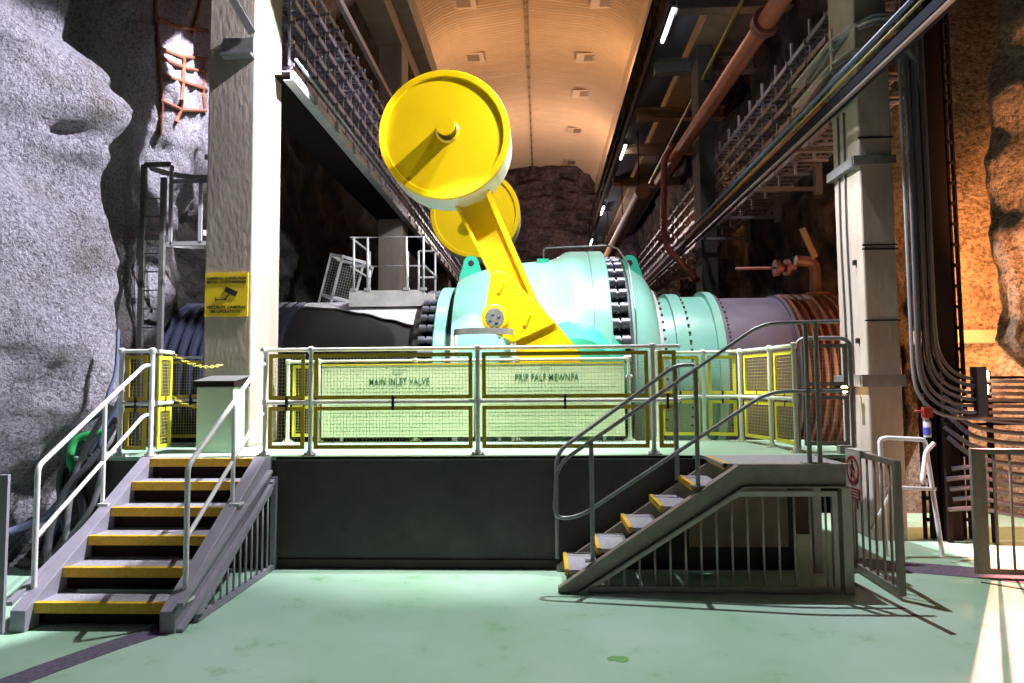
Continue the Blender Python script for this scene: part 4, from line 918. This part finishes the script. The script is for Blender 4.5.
zsR = [5.65, 5.98, 6.31, 6.64, 6.97, 7.3]
for k, z in enumerate(zsR):
    cable_tray(4.33, 4.92, z, 9.1, 30, 'trayr', LV[k] + ' of the stacked cable trays along the right gallery', 'stacked cable trays on the right gallery')
    for j, xx in enumerate((4.40, 4.56, 4.78)[:3 - k % 2]):
        tray_cable(xx, z + 0.05, 9.1, 30, 0.03, ('cablepale', 'cableg', 'cable')[j], 'dark cable lying in a right gallery tray', 'cables in the right gallery trays')
gal = thing('tray_hanger_frame', 'brown zinc hanger frames holding the stacked right cable trays', 'bracket', (4.5, 9, 5.4))
yy = 9.3
while yy < 30:
    mb = MB(); mb.box((4.38, yy, 5.4), (4.42, yy + 0.04, 7.7))
    for z in zsR: mb.box((4.30, yy, z - 0.04), (4.95, yy + 0.03, z)); mb.box((4.29, yy, z - 0.04), (4.315, yy + 0.03, z + 0.07))
    mb.build('hanger', 'tray' if yy < 14 else 'trayr', gal); yy += 0.8
zb_ = 5.22
mb = MB(); mb.box((3.66, 4.2, zb_ + 0.02), (3.70, 30, zb_ + 0.16)); mb.box((3.66, 4.2, zb_ + 0.02), (3.79, 30, zb_ + 0.035)); mb.box((3.66, 4.2, zb_ + 0.145), (3.79, 30, zb_ + 0.16))
tag(mb.build('gallery_beam', 'beamdark'), 'long dark steel channel crossing in front of the right column to the upper right', 'beam')
mb = MB(); mb.tube([(3.62, 4.2, 5.52), (3.62, 30, 5.52)], 0.028, 8); tag(mb.build('gallery_conduit', 'cableblue'), 'slate blue conduit above the right gallery channel', 'pipe')
mb = MB(); mb.tube([(3.64, 4.2, 5.44), (3.64, 30, 5.44)], 0.016, 8); tag(mb.build('gallery_conduit', 'ysteel'), 'thin olive yellow conduit clipped on top of the right gallery channel', 'pipe')
mb = MB(); mb.box((3.62, 4.2, 5.17), (3.66, 30, 5.20)); tag(mb.build('gallery_angle', 'trayr'), 'brown steel angle under the right gallery channel', 'beam')
mb = MB(); mb.tube([(3.9, 9.3, 5.62), (3.9, 28, 5.62)], 0.045, 8); tag(mb.build('gallery_pipe', 'redpipe'), 'thin red oxide pipe beside the lowest right cable tray', 'pipe')
# brackets of the right gallery: orange-brown diagonal struts
t_ = thing('gallery_bracket', 'brown steel knee braces behind the right cable trays', 'bracket', (4.9, 10, 5))
yy = 10.2
while yy < 29:
    mb = MB(); mb.bar((5.0, yy, 7.6), (5.0, yy, 5.2), 0.12, 0.12); mb.bar((5.0, yy, 5.3), (3.80, yy, 5.3), 0.06, 0.06); mb.build('knee_brace', 'trayr', t_); yy += 2.1
# looped cables round the right column
for k in range(5):
    o_ = 0.07 * k; z = 6.05 - 0.0 * k + 0.035 * k if k < 3 else 5.72
    pts = spline([(3.80 - 0.03 * k, 9.4, z - 0.1), (3.82 - 0.03 * k, 8.7, z + 0.02), (3.88 - 0.02 * k, 8.25, z + 0.05), (4.06, 8.04 - 0.035 * k, z + 0.04), (4.34 + 0.0 * k, 8.05 - 0.03 * k, z - 0.06), (4.58 + 0.02 * k, 8.25, z - 0.35)], 8)
    mb = MB(); mb.tube(pts, 0.026, 8); tag(mb.build('looped_cable', ('cableg', 'galvd', 'cableg', 'cable', 'cableg')[k]), ('upper ' if k < 3 else 'lower ') + 'grey cable looping round the right column top', 'cable', 'upper looped cables' if k < 3 else 'lower looped cables')
t_ = thing('tray_bend', 'pale cable tray bends bracketed round the left face of the right column', 'cable tray', (3.9, 8.6, 5.7))
for z in (5.85, 6.15):
    mb = MB(); mb.bar((3.72, 9.8, z - 0.05), (3.74, 8.6, z), 0.10, 0.03); mb.bar((3.74, 8.6, z), (3.84, 8.14, z), 0.10, 0.03); mb.box((3.70, 8.55, z - 0.12), (3.73, 8.6, z + 0.15)); mb.build('tray_run', 'galv', t_)
# thin conduits down the left face of the right column
for yy, lb in ((8.72, 'thin black cable down the rear left face of the right column'), (8.55, 'thin black cable down the middle of the right column left face')):
    pts = [(3.812, yy + 0.02 * math.sin(z * 2.1), z) for z in fr(0.3, 5.2, 0.3)]; mb = MB(); mb.tube(pts, 0.012, 6); tag(mb.build('surface_cable', 'cable'), lb, 'cable')

# big pipes of the right gallery
t_ = thing('fire_main', 'large red oxide pipe with a flange running overhead along the right gallery', 'pipe', (3.65, 6, 7.85))
mb = MB(); mb.tube([(3.85, 9.1, 7.82), (3.62, 20.5, 7.90)], 0.155, 20); mb.build('pipe_run', 'redpipe', t_)
for y in (11.15,):
    mb = MB(); mb.tube([(3.805, y, 7.84), (3.805, y + 0.08, 7.84)], 0.235, 20); mb.tube([(3.805, y + 0.10, 7.84), (3.805, y + 0.18, 7.84)], 0.235, 20); mb.build('flange', 'pinkpipe', t_)
t_ = thing('hanging_pipe', 'thin maroon pipe dropping from the overhead main and bending to the right', 'pipe', (3.5, 19, 4))
p0, p1, p2, p3 = atY(664, 158, 18.5), atY(664, 238, 18.5), atY(668, 249, 18.3), atY(697, 280, 17.0)
mb = MB(); mb.tube(rounded([atY(672, 148, 18.6), p0, p1, p2, p3], 0.3), 0.085, 12); mb.build('pipe_run', 'pinkpipe', t_)
mb = MB(); mb.tube([p1 + V((0, 0, 0.05)), p1 - V((0, 0, 0.1))], 0.16, 14); mb.build('pipe_coupling', 'pinkpipe', t_)
t_ = thing('lagged_pipe', 'tan open-ended pipe on the far right above the valve flange', 'pipe', (3.35, 22, 8.05))
mb = MB(); mb.tube([(3.35, 22, 8.05), (3.35, 39, 8.05)], 0.24, 20); mb.build('pipe_run', 'tan', t_)
for y in (22.8, 27.5, 33.5): mb = MB(); mb.box((3.33, y, 8.28), (3.37, y + 0.04, 10.301)); mb.build('pipe_hanger', 'bsteel', t_)
mb = MB(); mb.tube([(4.3, 9.5, 9.9), (3.9, 24, 8.9)], 0.04, 8); tag(mb.build('slim_conduit', 'ysteel'), 'slim green grey conduit slanting under the upper right walkway', 'pipe')

# upper right walkway
t_ = thing('upper_walkway', 'dark steel walkway with a railing high on the right under the ceiling', 'walkway', (3.5, 12, 10.3))
mb = MB(); mb.box((2.92, 9, 10.30), (3.74, 41, 10.42)); mb.build('walkway_deck', 'slab', t_)
mb = MB(); mb.box((2.90, 9, 10.22), (2.95, 41, 10.50)); mb.build('edge_fascia', 'bsteel', t_)
for nm, z in (('top_rail', 11.5), ('mid_rail', 11.0)):
    mb = MB(); mb.tube([(2.93, 9, z), (2.93, 41, z)], 0.03, 6); mb.build(nm, 'bsteel', t_)
for i in range(17):
    mb = MB(); mb.tube([(2.93, 9.5 + 1.9 * i, 10.4), (2.93, 9.5 + 1.9 * i, 11.5)], 0.03, 6); mb.build('post', 'bsteel', t_)
mb = MB(); mb.box((4.5, 8, 10.6), (5.4, 40.0, 10.8)); tag(mb.build('lower_deck', 'slab'), 'dark blue grey deck soffit right of the crane girder', 'deck')
mb = MB(); mb.box((3.6, 8, 11.51), (5.4, 40.0, 11.7)); tag(mb.build('upper_deck', 'slab'), 'dark blue grey deck soffit behind the right walkway', 'deck')
for i, y in enumerate((12.0, 14.6, 17.6, 20.8, 24.0, 28.0)):
    mb = MB(); mb.box((3.05, y, 9.95), (6.2, y + 0.05, 10.28)); mb.box((3.05, y - 0.12, 9.93), (6.2, y + 0.17, 9.97)); mb.box((3.05, y - 0.12, 10.25), (6.2, y + 0.17, 10.29))
    tag(mb.build('cross_beam', 'galvd' if i < 3 else 'tan'), ['nearest', 'second nearest', 'third nearest', 'fourth nearest', 'fifth nearest', 'farthest'][i] + ' steel cross beam under the upper right walkway', 'beam', 'cross beams under the upper right deck')
for y, lb in ((14.8, 'nearest lit tube lamp under the upper right walkway'), (23.5, 'second lit tube lamp under the right walkway, level with the counterweight'), (31.8, 'third lit tube lamp, just above the valve'), (39.2, 'farthest lit tube lamp, directly above the valve flange')):
    t_ = thing('tube_lamp', lb, 'lamp', (3.02, y, 10.15), 'tube lamps under the right walkway')
    mb = MB(); mb.box((2.98, y, 10.14), (3.10, y + 1.5, 10.20)); mb.build('lamp_housing', 'galv', t_)
    mb = MB(); mb.box((3.03, y + 0.7, 10.20), (3.06, y + 0.75, 10.301)); mb.build('lamp_hanger', 'galv', t_)
    mb = MB(); mb.tube([(3.02, y + 0.03, 10.11), (3.02, y + 1.47, 10.11)], 0.035, 10); mb.build('lamp_tube', 'tube', t_)

# ------------------------------------------------------------------ vertical cables, black steel column and horizontal bundle at the right
for k in range(7):
    x = 4.25 + 0.045 * k; yv = 8.02 - 0.03 * (k % 2); zb2 = 1.72 - 0.075 * k + 0.28
    zb2 = 1.42 + 0.07 * (k)
    pts = [(x, yv, 8.6), (x, yv, 5.5), (x + 0.008 * (k % 3), yv, 4.0), (x + 0.0, yv, zb2 + 0.75)] + spline([(x, yv, zb2 + 0.7), (x + 0.03, yv, zb2 + 0.35), (x + 0.16, yv - 0.02, zb2 + 0.12), (x + 0.42, yv - 0.03, zb2 + 0.01), (x + 0.9, yv - 0.05, zb2 - 0.01), (5.85, yv - 0.1, zb2 - 0.02)], 6)
    mb = MB(); mb.tube(pts, 0.021, 8)
    tag(mb.build('riser_cable', 'cableg' if k % 2 else 'cablepale'), ['outermost left', 'second', 'third', 'fourth', 'fifth', 'sixth', 'innermost right'][k] + ' riser cable beside the right column, bending right at the bottom', 'cable', 'riser cables beside the right column')
t_ = thing('steel_stanchion', 'black brown steel stanchion in front of the orange lit rock', 'column', (4.93, 8.15, 0))
mb = MB(); mb.box((4.60, 8.2, 0), (4.84, 8.23, 9)); mb.box((4.60, 8.42, 0), (4.84, 8.45, 9)); mb.box((4.71, 8.22, 0), (4.73, 8.43, 9)); mb.box((4.60, 8.2, 0), (4.62, 8.45, 9)); mb.build('stanchion_section', 'bsteel', t_)
def cladder(x0, x1, y, label):
    t_ = thing('cable_ladder', label, 'cable ladder', ((x0 + x1) / 2, y, 0))
    for xa_ in (x0, x1 - 0.02): mb = MB(); mb.box((xa_, y, 0.0), (xa_ + 0.02, y + 0.06, 8.5)); mb.build('side_rail', 'bsteel', t_)
    for i in range(34): mb = MB(); mb.box((x0, y, 0.2 + i * 0.25), (x1, y + 0.03, 0.24 + i * 0.25)); mb.build('rung', 'bsteel', t_)
cladder(4.47, 4.57, 8.3, 'narrow black cable ladder left of the black stanchion')
cladder(4.92, 5.01, 8.3, 'narrow black cable ladder right of the black stanchion')
for k in range(10):
    z = 1.30 - 0.10 * k if k > 2 else 1.78 - 0.05 * k
    z = 1.36 - 0.115 * k
    pts = spline([(4.62 + 0.03 * (k % 3), 8.1, z + (0.3 if k < 5 else 0.05)), (4.9, 8.0, z + 0.08), (5.4, 7.95, z), (5.85, 7.9, z + 0.03 * ((k * 7) % 3))], 7)
    mb = MB(); mb.tube(pts, 0.026, 8); tag(mb.build('ground_cable', 'cable'), 'black cable in the low bundle behind the right hand gate', 'cable', 'low cable bundle behind the right gate')
t_ = thing('cable_rack', 'dark steel rack carrying the horizontal cables at the right', 'rack', (5.3, 8.0, 0))
mb = MB()
for z in (1.33, 1.58, 1.86): mb.box((4.62, 8.06, z), (5.85, 8.10, z + 0.03))
mb.build('rack_rail', 'bsteel', t_)
for x in (4.62, 5.12, 5.62): mb = MB(); mb.box((x, 8.1, 0), (x + 0.05, 8.15, 1.95)); mb.build('rack_post', 'bsteel', t_)
t_ = thing('bulkhead_lamp', 'glowing orange lamp above the horizontal cables right of the black stanchion', 'lamp', (4.97, 7.97, 1.6))
mb = MB(); mb.box((4.90, 7.99, 1.60), (5.05, 8.04, 2.0)); mb.build('lamp_base', 'bsteel', t_)
mb = MB(); mb.box((4.893, 7.739, 1.45), (4.899, 7.99, 1.99)); mb.build('added_side_shield', 'bsteel', t_)  # added plate that trims the lamp's light on the floor
mb = MB(); mb.lathe([(1.68, 0), (1.69, 0.05), (1.77, 0.06), (1.80, 0.05), (1.81, 0.0)], (4.965, 7.93, 0), 'Z', 16); mb.build('lamp_glass', 'olamp', t_)
mb = MB(); mb.lathe([(1.84, 0), (1.85, 0.05), (1.92, 0.06), (1.95, 0.05), (1.96, 0.0)], (4.975, 7.93, 0), 'Z', 16); mb.build('lamp_glass', 'olamp', t_)
mb = MB(); mb.box((5.2, 9.7, 2.36), (6.6, 9.85, 2.54)); tag(mb.build('tunnel_lintel', 'concy'), 'pale beam over the dark tunnel mouth on the right', 'beam')
t_ = thing('pipe_bay_lamp', 'small glowing orange lamp beside the mesh gate', 'lamp', (3.62, 8.5, 1.7))
mb = MB(); mb.lathe([(-0.035, 0.0), (-0.03, 0.03), (0.0, 0.045), (0.03, 0.03), (0.035, 0)], (3.62, 8.35, 1.75), 'Y', 16); mb.build('lamp_glass', 'olamp', t_)
mb = MB(); mb.box((3.50, 8.33, 1.70), (3.57, 8.40, 1.80)); mb.tube([(3.54, 8.38, 1.77), (3.84, 8.42, 1.79)], 0.015, 8); mb.build('lamp_bracket', 'bsteel', t_)
# air valve on the ribbed pipe
t_ = thing('air_valve', 'rusty air valve and short pipe bend on top of the ribbed pipe', 'valve', (4.55, 11.6, 3.25))
mb = MB(); mb.tube(rounded([(4.62, 11.6, 3.2), (4.62, 11.6, 3.85), (4.3, 11.6, 3.88)], 0.15), 0.09, 12); mb.lathe([(3.22, 0.3), (3.30, 0.3), (3.34, 0.12)], (4.62, 11.6, 0), 'Z', 20); mb.build('pipe_bend', 'rustpipe', t_)
mb = MB(); mb.lathe([(3.95, 0), (3.95, 0.14), (4.02, 0.14), (4.02, 0.07), (4.12, 0.07), (4.12, 0.14), (4.18, 0.14), (4.18, 0.05), (4.30, 0.05)], (0, 11.6, 3.88 - 0.12), 'X', 16); mb.tube([(3.3, 11.6, 3.76), (3.96, 11.6, 3.76)], 0.025, 8); mb.build('valve_wheel', 'pinkpipe', t_)
R = Matrix.Translation(atY(808, 242, 11)) @ Matrix.Rotation(math.radians(-22), 4, 'Y')
mb = MB(); mb.box((-0.045, -0.02, -0.28), (0.045, 0.02, 0.24), R); tag(mb.build('bracket_arm', 'tan'), 'tilted flat metal arm fixed to the dark rock left of the right column', 'bracket')

# ------------------------------------------------------------------ cables at the foot of the left rock
cs = [([(125, 392), (112, 418), (92, 440), (72, 470), (62, 505), (52, 545), (40, 590)], 'cable', 0.04, 7.4), ([(122, 400), (104, 430), (84, 455), (74, 490), (58, 520), (44, 560)], 'cableblue', 0.045, 7.3),
      ([(110, 432), (92, 434), (76, 440), (70, 456), (74, 470)], 'cablegreen', 0.04, 7.15), ([(118, 418), (98, 452), (92, 480), (80, 500), (60, 512), (30, 522)], 'cable', 0.045, 7.2),
      ([(108, 410), (88, 420), (72, 436), (66, 470), (68, 500)], 'cableg', 0.035, 7.25), ([(100, 470), (88, 496), (70, 530), (50, 560), (20, 575)], 'cable', 0.05, 7.1), ([(62, 500), (46, 516), (20, 528), (8, 532)], 'cableblue', 0.04, 6.9),
      ([(118, 330), (116, 370), (108, 395), (100, 430), (104, 470)], 'cableblue', 0.02, 7.3), ([(84, 440), (70, 452), (60, 480), (64, 520), (74, 560)], 'cable', 0.035, 7.1), ([(92, 455), (80, 480), (84, 520), (78, 550)], 'cable', 0.04, 7.0),
      ([(112, 405), (96, 428), (80, 462), (70, 498), (66, 540)], 'cablepale', 0.03, 7.0), ([(100, 450), (86, 468), (66, 490), (50, 530), (48, 570)], 'cableg', 0.035, 6.9), ([(116, 425), (104, 446), (100, 480), (90, 510), (64, 545)], 'cablepale', 0.028, 7.0)]
cn = ['thick black cable highest on the rock beside the left stairs', 'slate blue cable running down the rock beside the left stairs', 'bright green hose curled over the cables by the left stairs', 'black cable crossing towards the left gate',
      'grey cable looped against the rock left of the stairs', 'thickest black cable low behind the left stair rail', 'short blue cable end near the left gate', 'thin blue cable rising up beside the rock edge', 'black cable dropping straight behind the left handrail', 'short black cable nearest the left stair stringer',
      'pale grey cable running in front of the green hose by the left stairs', 'grey cable curving down between the rock and the left gate', 'pale grey cable swinging low beside the left stair stringer']
for (pts, m_, r_, Y), lb in zip(cs, cn):
    P3 = []
    for i, (x, y) in enumerate(pts):
        p = atY(x, y, Y - 0.06 * i)
        lim = xl(p.y, p.z) + 0.06
        if p.x < lim: p.x = lim
        if p.z < 0.06: p.z = 0.06
        P3.append(p)
    mb = MB(); mb.tube(spline(P3, 6), r_, 10); tag(mb.build('loose_cable', m_), lb, 'cable', 'loose cables on the rock by the left stairs')

# ------------------------------------------------------------------ things on the floor
def floorstrip(pts, w_, name, m_, label, cat, z=0.004):
    P3 = [V((p[0], p[1], 0)) for p in pts]; vs = []
    for i, p in enumerate(P3):
        d = (P3[min(i + 1, len(P3) - 1)] - P3[max(i - 1, 0)]).normalized(); n_ = V((-d.y, d.x, 0)) * w_ / 2
        vs += [p + n_ + V((0, 0, z)), p - n_ + V((0, 0, z)), p - n_, p + n_]
    fs = [(4 * i, 4 * i + 1, 4 * i + 5, 4 * i + 4) for i in range(len(P3) - 1)] + [(4 * i + 1, 4 * i + 2, 4 * i + 6, 4 * i + 5) for i in range(len(P3) - 1)] + [(4 * i + 3, 4 * i, 4 * i + 4, 4 * i + 7) for i in range(len(P3) - 1)]
    mb = MB(); mb.add(vs, fs); return tag(mb.build(name, m_), label, cat)
floorstrip([(-3.55, 3.7), (-3.42, 4.1), (-3.26, 4.5), (-3.10, 4.85), (-2.95, 5.12), (-2.85, 5.35)], 0.22, 'floor_grating', 'grate', 'curved purple grey grating strip in the floor at the left stair foot', 'grating')
floorstrip([(3.1, 7.25), (4.2, 6.85), (5.2, 6.2), (6.2, 5.4)], 0.42, 'floor_grating', 'grate', 'purple grey grating strip in the floor by the right hand gate', 'grating')
floorstrip([(2.83, 6.62), (2.93, 5.6), (2.98, 5.22)], 0.05, 'floor_track', 'slot', 'narrow rusty door track in the floor in front of the open gate', 'track', 0.003)
floorstrip([(4.0, 6.55), (4.9, 5.75), (5.6, 5.1)], 0.03, 'floor_track', 'slot', 'thin dark edge strip beside the right grating', 'track', 0.006)
for cx_, cy_, r_, s_, lb in ((0.50, 4.73, 0.05, 3, 'bright green paint patch on the floor in front of the right stairs'), (0.72, 4.27, 0.02, 5, 'tiny green paint spot nearest the camera on the floor')):
    rnd = random.Random(s_); mb = MB(); n_ = 18
    top = [(cx_ + r_ * 1.5 * math.cos(2 * PI * k / n_) * (0.7 + 0.6 * rnd.random()), cy_ + r_ * math.sin(2 * PI * k / n_) * (0.7 + 0.6 * rnd.random())) for k in range(n_)]
    mb.prism(top, 0.0, 0.002, 'XY'); tag(mb.build('paint_patch', 'stain'), lb, 'stain')
for o in D.objects:
    if '_local' in o: del o['_local']
